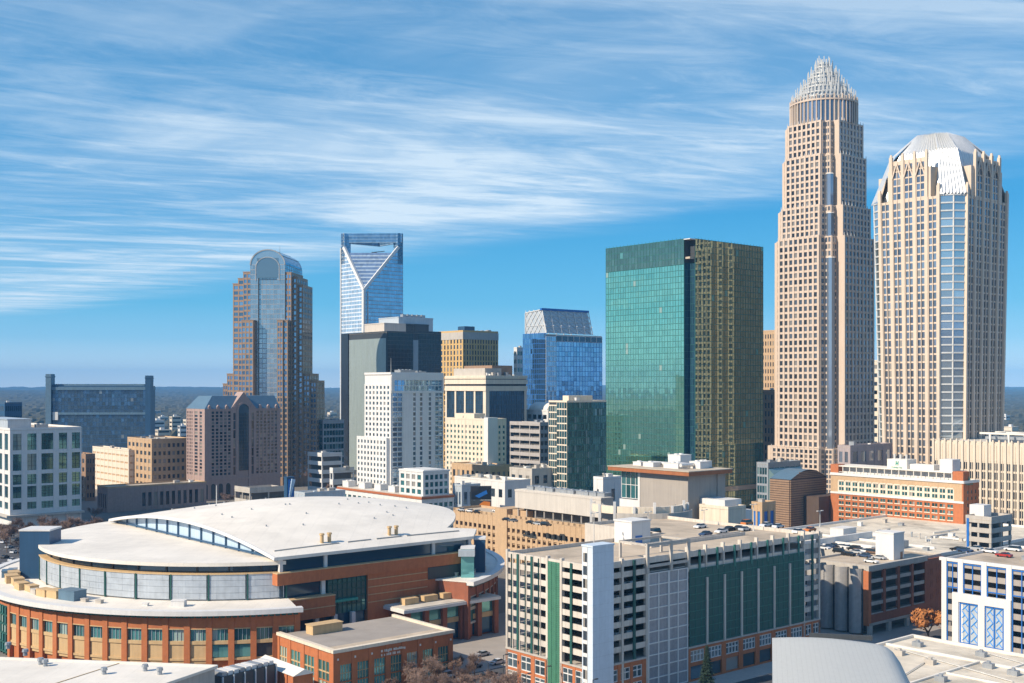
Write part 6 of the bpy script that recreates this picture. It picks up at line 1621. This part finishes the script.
    # rear roof edges
    W.box(0, 58, b-.3, b, zd-.4, zt, 0); W.box(57.7, 58, b, b+31, 0, zt, 0); W.box(58, a, b+30.7, b+31, zd-.4, zt, 0); W.box(a-.25, a, 0, b+31, zd-.4, zt-.01, 0)
    W.box(38, a-14, 15.5, 15.8, zd, zt, 0); W.box(38, a-14, 17.5, 17.8, zd, zt-.02, 0)
    k = MB(); k.box(38.5, 46, 23.2, 29.8, zd, zd+6.0); k.box(38.3, 46.2, 23, 30, zd+6.0, zd+6.4); k.build('stair_house', M['white'], B.root)
    k = MB(); k.box(40, 42.6, 23.06, 23.22, zd, zd+2.2); k.build('stair_house_door', M['bluep'], B.root)
    B.finish([M['cream2'], M['brick']], [M['gw']])
    B.zd = zd
    return B
M['skyp2'] = mat('shade_blue_stair_panel', (.56, .63, .70), .55, .07, .6, streak=.07, seam=(0, 0, 3.05, .09, .14))  # white panel tinted pale blue, its shade put into the colour
M['teal2'] = mat('green_mesh_rail', (.035, .16, .13), .6, .1, .8)
M['cream2'] = mat('pale_precast', (.58, .52, .45), .8, .09, .4, stain=.16, streak=.14)
GG = green_garage()
# ------------------------------------------------------------------ trees
def limb_tree(seed, h, spread, levels=4, leaf=None, t0=.30):
    rnd = random.Random(seed); tr = MB(); cr = MB()
    def grow(p, d, l, r, lv):
        q = p+d*l; tr.tube(p, q, r, r*.62, 5)
        if lv <= 1:
            for _ in range(10 if not leaf else 60):
                e = Vector((rnd.gauss(0, 1), rnd.gauss(0, 1), rnd.gauss(.35, .8))).normalized(); s = p.lerp(q, rnd.random())
                if leaf:
                    c = s+e*rnd.uniform(.1, 1.3)*l; a = e.orthogonal().normalized()*leaf*rnd.uniform(.5, 1); b = e.cross(a).normalized()*leaf*rnd.uniform(.4, .9)
                    cr.face([c-a, c-b*.9, c+a, c+b])
                else:
                    t = s+e*l*rnd.uniform(.5, 1.25); a = e.orthogonal().normalized()*.035; cr.face([s-a, s+a, t+a*.4, t-a*.4])
                    for __ in range(2):
                        m_ = s.lerp(t, rnd.uniform(.3, .8)); g = (e+Vector((rnd.gauss(0, .6), rnd.gauss(0, .6), rnd.gauss(.1, .5)))).normalized(); t2 = m_+g*l*rnd.uniform(.3, .6); a2 = g.orthogonal().normalized()*.028
                        cr.face([m_-a2, m_+a2, t2+a2*.3, t2-a2*.3])
        if lv > 0:
            for i in range(rnd.choice((2, 3, 3))):
                ax = Vector((rnd.gauss(0, 1), rnd.gauss(0, 1), rnd.gauss(0, .4)))
                nd = (d+ax.normalized()*spread*rnd.uniform(.6, 1.2)+Vector((0, 0, .12))).normalized()
                grow(p.lerp(q, rnd.uniform(.7, 1)), nd, l*rnd.uniform(.62, .85), r*.6, lv-1)
    grow(Vector((0, 0, -.2)), Vector((0, 0, 1)), h*t0, h*.022, levels)
    return tr, cr
tree_src = []
for i, (hh, sp) in enumerate(((9, .62), (8, .75), (10, .55))):
    tr, cr = limb_tree(11+i, hh, sp); tree_src.append((tr, cr))
tree_cache = {}
def tree(kind, label, x, y, z=0, s=1., rot=0., group=None):
    """kind: bare 0..2, rust, evergreen"""
    nm = {'rust': 'autumn_tree', 'evergreen': 'evergreen_tree'}.get(kind, 'bare_tree')
    t = thing(nm, label, 'tree', (x, y, z), rot, group); t.scale = (s, s, s*random.uniform(.9, 1.1))
    if kind not in tree_cache:
        if kind == 'evergreen':
            rnd = random.Random(5); tr = MB(); cr = MB(); tr.tube((0, 0, -.2), (0, 0, 11), .3, .05, 6)
            for i in range(2600):
                z_ = rnd.uniform(.8, 11.6)**1.0; rr = (11.8-z_)/11*3.1*(.55+.45*math.sin(z_*4.6)**2)*rnd.uniform(.35, 1.05); a = rnd.uniform(0, 6.283)
                c = Vector((rr*math.cos(a), rr*math.sin(a), z_-rr*.18)); e = Vector((math.cos(a), math.sin(a), -.35)).normalized(); b = Vector((-math.sin(a), math.cos(a), rnd.uniform(-.4, .4)))
                cr.face([c-e*.3-b*.13, c-e*.1+b*.16, c+e*.42, c+e*.1-b*.18])
            mats = (M['bark'], M['needle'])
        elif kind == 'rust':
            tr, cr = limb_tree(41, 11, .95, 4, .32, .2); mats = (M['bark'], M['rust'])
        else: tr, cr = tree_src[kind]; mats = (M['bark'], M['twig'])
        a = tr.build('trunk', mats[0], t); b = cr.build('crown', mats[1], t); tree_cache[kind] = (a, b)
    else:
        for o in tree_cache[kind]: c = o.copy(); c.parent = t; col.objects.link(c)
    return t
rust = tree('rust', 'rust-coloured autumn tree beside the brick car park on the right', X(928, 340), 340, 0, 1.8)
tree('evergreen', 'dark evergreen tree in front of the green-screened car park', X(707, 281), 281, 0, 1.05)
more = [(-19, 12), (-23, 26), (-18, 38), (-26, 34), (-13.5, 44), (-20, 48), (-10, 52), (-5, 46), (-30, 28), (-15, 58)]
for i, (u_, v_) in enumerate(more):
    p = gp(u_, v_); tree(i % 3, 'bare plaza tree before the right curve of the arena, %s from the front' % ordn(i), p[0], p[1], .02, random.uniform(.8, 1.05), random.uniform(0, 6), 'bare street trees by the arena')
st = [(-14.2, -4), (-14.4, 3), (-14.6, 10), (-14.6, 17), (-14.8, 24), (-22, 21), (-29, 21.5), (-14.4, 31), (-14.2, 30), (-20, 34)]
k_ = 0
for i, (u_, v_) in enumerate(st[:9]):
    p = gp(u_, v_); tree(i % 3, 'bare street tree between the ticket hall and the car park, %s from the near end' % ordn(i), p[0], p[1], .02, random.uniform(.85, 1.05), random.uniform(0, 6), 'bare street trees by the arena')
AC = Vector((X(334, 280), 280, 0))
for i, q in enumerate((12, 20, 27, 33, 39)):
    p = AC+RV*q-LV*(4.5 if i % 2 else 6); tree((i+1) % 3, 'bare street tree in front of the ticket hall, %s from the left' % ordn(i), p.x, p.y, 0, random.uniform(.7, .85), random.uniform(0, 6), 'bare street trees by the arena')
tree(0, 'tall bare tree poking up before the white roof, bottom left', X(116, 246), 246, 0, 1.42, 1.0); tree(2, 'tall bare tree beside the loading rack, bottom left', X(246, 256), 256, 0, 1.25, 2.0); tree(1, 'low bare tree tip at the bottom left edge of the white roof', X(8, 244), 244, 0, 1.35, 2.2)
spots = []
for i in range(34): spots.append((random.uniform(-12, 100), random.uniform(500, 640)))
spots = [(p, d) for p, d in spots if not (Vector((X(p, d), d, 0))-Vector((-85, 380, 0))).length < 88 and not (p < 84 and d > 575 and d < 720)]
spots += [(p, 560+random.uniform(0, 18)) for p in range(2, 100, 6)]
spots.sort()
for i, (p, d) in enumerate(spots): tree(i % 3, 'bare brown tree by the parking lot left of the arena, %s from the left' % ordn(i), X(p, d), d, .03, random.uniform(.95, 1.35), random.uniform(0, 6), 'bare trees round the left parking lot')
for i, p in enumerate(sorted(random.uniform(225, 300) for _ in range(16))):
    d = random.uniform(655, 720); tree(i % 3, 'bare brown tree at the foot of the mauve hotel, %s from the left' % ordn(i), X(p, d), d, 0, random.uniform(1.1, 1.5), random.uniform(0, 6), 'bare trees below the hotel')
far_t = []
for i in range(70):
    a, b, d0, d1 = random.choice([(85, 200, 850, 1420), (85, 200, 850, 1420), (310, 346, 760, 1450), (0, 45, 800, 1400), (1000, 1030, 700, 1400), (500, 560, 640, 760)])
    far_t.append((random.uniform(a, b), random.uniform(d0, d1)))
for i, (p, d) in enumerate(sorted(far_t)):
    tree(i % 3, 'hazy bare tree among the distant city blocks, %s from the left' % ordn(i), X(p, d), d, 0, random.uniform(1.2, 1.9), random.uniform(0, 6), 'bare trees among the distant blocks')
# ------------------------------------------------------------------ cars
paints = {'white': (.72, .72, .72), 'silver': (.42, .44, .46), 'black': (.018, .018, .02), 'dark blue': (.03, .06, .13), 'orange': (.62, .18, .03), 'red': (.36, .03, .025), 'grey': (.14, .145, .15), 'brown': (.16, .10, .07)}
for kx, c in paints.items(): M['car_'+kx] = mat('car_paint_'+kx.replace(' ', '_'), c, .28, .03, .5, streak=0, spec=.6)
M['car_glass'] = glass('car_glass', (.02, .028, .035), 0, .05, 0, .2); M['tyre'] = mat('tyre_rubber', (.02, .02, .02), .9, .1, 2)
car_cache = {}
def car(paint, label, x, y, z, rot, kind='sedan', group=None):
    t = thing('parked_car', label, 'car', (x, y, z), rot, group)
    key = (paint, kind)
    if key not in car_cache:
        L_, hw = (4.6, .9) if kind == 'sedan' else (4.9, .97)
        lo = [(-L_/2, .35), (L_/2, .35), (L_/2, .72), (L_/2-.15, .82), (L_/2-1.15, .95), (-L_/2+.75, 1.0), (-L_/2+.1, .95), (-L_/2, .7)]
        tp = [(L_/2-1.2, .94), (L_/2-1.95, 1.42), (-L_/2+1.3, 1.45), (-L_/2+.55, .98)] if kind == 'sedan' else [(L_/2-1.1, .94), (L_/2-1.75, 1.72), (-L_/2+.45, 1.75), (-L_/2+.1, .98)]
        b = MB(); n = len(lo); b.raw([(p[0], -hw, p[1]) for p in lo]+[(p[0], hw, p[1]) for p in lo], [tuple(range(n)), tuple(range(2*n-1, n-1, -1))]+[(i, i+n, (i+1) % n+n, (i+1) % n) for i in range(n)])
        tz = tp[1][1]; b.raw([(tp[1][0]-.05, -hw+.2, tz+.02), (tp[2][0]+.05, -hw+.2, tz+.03), (tp[2][0]+.05, hw-.2, tz+.03), (tp[1][0]-.05, hw-.2, tz+.02), (tp[1][0]-.05, -hw+.2, tz-.05), (tp[2][0]+.05, -hw+.2, tz-.05), (tp[2][0]+.05, hw-.2, tz-.05), (tp[1][0]-.05, hw-.2, tz-.05)], [(0, 3, 2, 1), (4, 5, 6, 7), (0, 1, 5, 4), (1, 2, 6, 5), (2, 3, 7, 6), (3, 0, 4, 7)])
        g = MB(); n = 4; g.raw([(p[0], -hw+(.04 if p[1] < 1 else .2), p[1]) for p in tp]+[(p[0], hw-(.04 if p[1] < 1 else .2), p[1]) for p in tp], [tuple(range(n)), tuple(range(2*n-1, n-1, -1))]+[(i, i+n, (i+1) % n+n, (i+1) % n) for i in range(n)])
        ps = [b.build('body', M['car_'+paint], t), g.build('cabin_glass', M['car_glass'], t)]
        for wx in (-L_/2+.85, L_/2-.9):
            for wy in (-hw+.02, hw-.02): k = MB(); k.tube((0, -.1, 0), (0, .1, 0), .33, .33, 10); ps.append(k.build('wheel', M['tyre'], t, loc=(wx, wy, .33)))
        car_cache[key] = ps
    else:
        for o in car_cache[key]: c = o.copy(); c.parent = t; col.objects.link(c)
    return t
def cars_on(zs, where, lst, rot0, group):
    """pixel spots on a deck of known height become positions on that deck"""
    lst = sorted(lst); cnt = {}
    tot = {}
    for q in lst: tot[q[2]] = tot.get(q[2], 0)+1
    for (p, y, c, *r) in lst:
        d = (H-zs)*F/(y-HOR); cnt[c] = cnt.get(c, 0)+1
        kind = r[0] if r else 'sedan'
        lab = ('only %s car %s' % (c, where)) if tot[c] == 1 else '%s car %s, %s %s one from the left' % (c, where, ordn(cnt[c]-1), c)
        car(c, lab, X(p, d), d, zs, rot0+random.uniform(-.03, .03)+(math.pi if random.random() < .5 else 0), kind, group)
cv = lambda p, x0, y0, s: (x0+p[0]/s, y0+p[1]/s)
L1 = [(470, 376, 'white'), (493, 409, 'dark blue'), (560, 397, 'white'), (597, 387, 'black'), (638, 384, 'black'), (660, 388, 'silver'), (672, 362, 'orange', 'suv'), (750, 370, 'white'), (803, 376, 'white'), (890, 398, 'white'), (938, 391, 'orange'), (272, 402, 'black', 'suv')]
cars_on(GG.zd, 'on the green-screened car park roof', [(590+q[0]/4.267, 440+q[1]/4.267, *q[2:]) for q in L1], RA+.1, 'cars on the green-screened car park roof')
L2 = [(95, 200, 'white'), (125, 190, 'dark blue'), (170, 186, 'black'), (212, 190, 'white'), (258, 196, 'white'), (300, 206, 'black', 'suv'), (345, 214, 'brown'), (375, 222, 'white'), (435, 232, 'brown', 'suv'), (262, 244, 'black'), (375, 254, 'dark blue'), (470, 268, 'silver'), (418, 293, 'white'), (205, 226, 'black', 'suv'), (320, 230, 'silver')]
cars_on(MG.zt, 'on the brick car park roof', [(810+q[0]/6.827, 520+q[1]/6.827, *q[2:]) for q in L2], RA+math.pi/2, 'cars on the brick car park roof')
cars_on(BG.zt, 'on the blue-trimmed car park roof', [(1013, 551, 'white', 'suv'), (1004, 557, 'red'), (965, 552, 'dark blue'), (975, 550, 'silver'), (990, 553, 'white'), (958, 551, 'black')], RA+math.pi/2, 'cars on the blue-trimmed car park roof')
cars_on(.03, 'in the parking lot left of the arena', [(4, 543, 'white'), (9, 548, 'silver'), (14, 553, 'white'), (5, 558, 'black'), (12, 561, 'white'), (56, 527, 'white'), (61, 526, 'dark blue'), (66, 525.5, 'white'), (71, 525, 'silver'), (76, 524, 'white'), (81, 523.5, 'black'), (86, 523, 'white'), (91, 522.5, 'silver'), (15, 541, 'grey'), (8, 536, 'red'), (3, 566, 'silver')], 1.5, 'cars in the left parking lot')
cars_on(.036, 'on the street beside the ticket hall', [(449, 677, 'white', 'suv'), (474, 668, 'grey'), (489, 676, 'black'), (497, 664, 'white'), (466, 681, 'silver'), (482, 656, 'silver')], RA, 'cars on the street by the arena')
cars_on(20.5, 'on the tan car park roof', [(507, 521, 'black'), (513, 522, 'grey'), (531, 524, 'black'), (538, 525, 'silver'), (546, 526, 'black', 'suv'), (470, 512, 'white'), (478, 513, 'black'), (462, 511, 'silver'), (497, 512, 'white'), (502, 513, 'white')], RA+math.pi/2, 'cars on the tan car park roof')
inside = [(10.5, 2, 'white'), (14.5, 2, 'silver'), (11, 3, 'black'), (15, 3, 'white'), (10.4, 4, 'silver'), (14.2, 4, 'dark blue'), (11.5, 5, 'white'), (15.2, 5, 'grey'), (12.4, 6, 'silver'), (15.6, 6, 'white'), (87, 3, 'white'), (87.4, 5, 'silver'), (87, 2, 'dark blue'), (87.2, 6, 'white')]
for uu, lv, c in inside:
    p = gp(uu, 3.4); where = 'near the stair tower' if uu < 50 else 'at the far right end'; side = '' if uu > 50 else (', left one' if uu < 13 else ', right one')
    car(c, '%s car inside open level %d, far right end of the green-screened car park' % (c, lv) if uu > 50 else '%s car inside open level %d near the stair tower of the green-screened car park' % (c, lv), p[0], p[1], 9+lv*3.0, RA+math.pi/2, 'sedan', 'cars inside the green-screened car park')
# ------------------------------------------------------------------ lamps, people, barrels
def lamp(label, x, y, z, h, twin=True, group=None, m=None):
    t = thing('lamp_post', label, 'lamp post', (x, y, z), RA, group); m = m or M['silver']
    k = MB(); k.tube((0, 0, 0), (0, 0, h), .14, .09, 8); k.tube((0, 0, 0), (0, 0, .7), .32, .3, 8); k.build('pole', m, t)
    for s in ((-1, 1) if twin else (1,)):
        k = MB(); k.bar((0, 0, h-.1), (s*1.1, 0, h), .1); a_ = k.build('arm', m, t)
        k = MB(); k.box(s*1.1-.45, s*1.1+.45, -.22, .22, h-.12, h+.1); k.build('lamp_head', m, a_)
for i, (p, y, hh) in enumerate(((594, 546, 9), (648, 537, 7.2), (704, 526, 5), (753.6, 531, 8), (820, 527, 5))):
    d = (H-GG.zd)*F/(y-HOR); lamp('slim twin-headed roof lamp on the green-screened car park, %s from the left' % ordn(i), X(p, d), d, GG.zd, hh, True, 'roof lamps on the green-screened car park')
for i, (u_, v_) in enumerate(((-13.2, -6), (-13.2, 8), (-13.2, 22), (-5, -6), (-5, 10), (-5, 26))):
    p = gp(u_, v_); lamp('dark street lamp by the arena street, %s' % ('%s from the near end, %s side' % (ordn(i % 3), 'arena' if i < 3 else 'car park')), p[0], p[1], .02, 8.5, False, 'street lamps by the arena', M['dark'])
def person(label, x, y, z, rot, top, legs, stride):
    t = thing('person', label, 'person', (x, y, z), rot)
    J = [((0, 0, .95), .15), ((0, 0, 1.2), .16), ((0, 0, 1.42), .17), ((0, 0, 1.52), .065), ((.02, 0, 1.62), .095), ((.02, 0, 1.72), .085),
         ((0, .2, 1.40), .07), ((.05, .26, 1.12), .05), ((.14, .25, .88), .04), ((0, -.2, 1.40), .07), ((-.05, -.26, 1.12), .05), ((.06, -.25, .88), .04),
         ((0, .1, .88), .10), ((stride*.5, .1, .47), .07), ((stride, .1, .06), .05), ((stride+.14, .1, .04), .04), ((0, -.1, .88), .10), ((-stride*.3, -.1, .47), .07), ((-stride*.9, -.1, .06), .05), ((-stride*.9+.14, -.1, .04), .04)]
    E = [(0, 1), (1, 2), (2, 3), (3, 4), (4, 5), (2, 6), (6, 7), (7, 8), (2, 9), (9, 10), (10, 11), (0, 12), (12, 13), (13, 14), (14, 15), (0, 16), (16, 17), (17, 18), (18, 19)]
    me = bpy.data.meshes.new('body'); me.from_pydata([j[0] for j in J], E, [])
    o = bpy.data.objects.new('body', me); col.objects.link(o)
    sk = o.modifiers.new('skin', 'SKIN'); o.modifiers.new('sub', 'SUBSURF').levels = 1
    for i, v in enumerate(me.skin_vertices[0].data): v.radius = (J[i][1], J[i][1]); v.use_root = (i == 0)
    dg = bpy.context.evaluated_depsgraph_get(); m2 = bpy.data.meshes.new_from_object(o.evaluated_get(dg)); o.modifiers.clear(); o.data = m2; o.parent = t
    m2.materials.clear()
    for mm in (M['skin'], top, legs): m2.materials.append(mm)
    for f in m2.polygons: f.material_index = 0 if f.center.z > 1.5 else (1 if f.center.z > .93 else 2)
    h_ = MB(); h_.arc((0.0, 0), 0, .11, 0, 6.283, 1.66, 1.77, 8); h_.build('hair', M['bark'], t)
M['skin'] = mat('skin', (.45, .27, .19), .6, .05, 3)
for (lab, u_, v_, r, a, b, s) in (('person in a dark coat walking on the pavement near the car park corner', -11.6, 13, 1.2, M['dark'], M['navy'], .2), ('person in dark clothes standing beside the arena street trees', -16.2, 5, .3, M['navy'], M['dark'], .05),
        ('person in an orange top at the street corner near the car park', -6.6, -6.5, 2.2, M['orange'], M['navy'], .18), ('person in a pale top crossing the street by the ticket hall', -10.6, -4, 2.9, M['white'], M['navy'], .22)):
    p = gp(u_, v_); person(lab, p[0], p[1], .02, r, a, b, s)
for i, q in enumerate((14, 18.5, 23)):
    p = AC+RV*q-LV*2.2
    t = thing('traffic_barrel', 'orange traffic barrel before the ticket hall windows, %s from the left' % ordn(i), 'barrel', (p.x, p.y, .02), 0, 'orange barrels before the ticket hall')
    k = MB(); k.tube((0, 0, .1), (0, 0, 1.05), .30, .22, 10); k.build('drum', M['orange'], t); k = MB(); k.tube((0, 0, .55), (0, 0, .7), .277, .262, 10); k.build('white_band', M['white'], t); k = MB(); k.tube((0, 0, 0), (0, 0, .1), .42, .4, 10); k.build('base', M['tyre'], t)
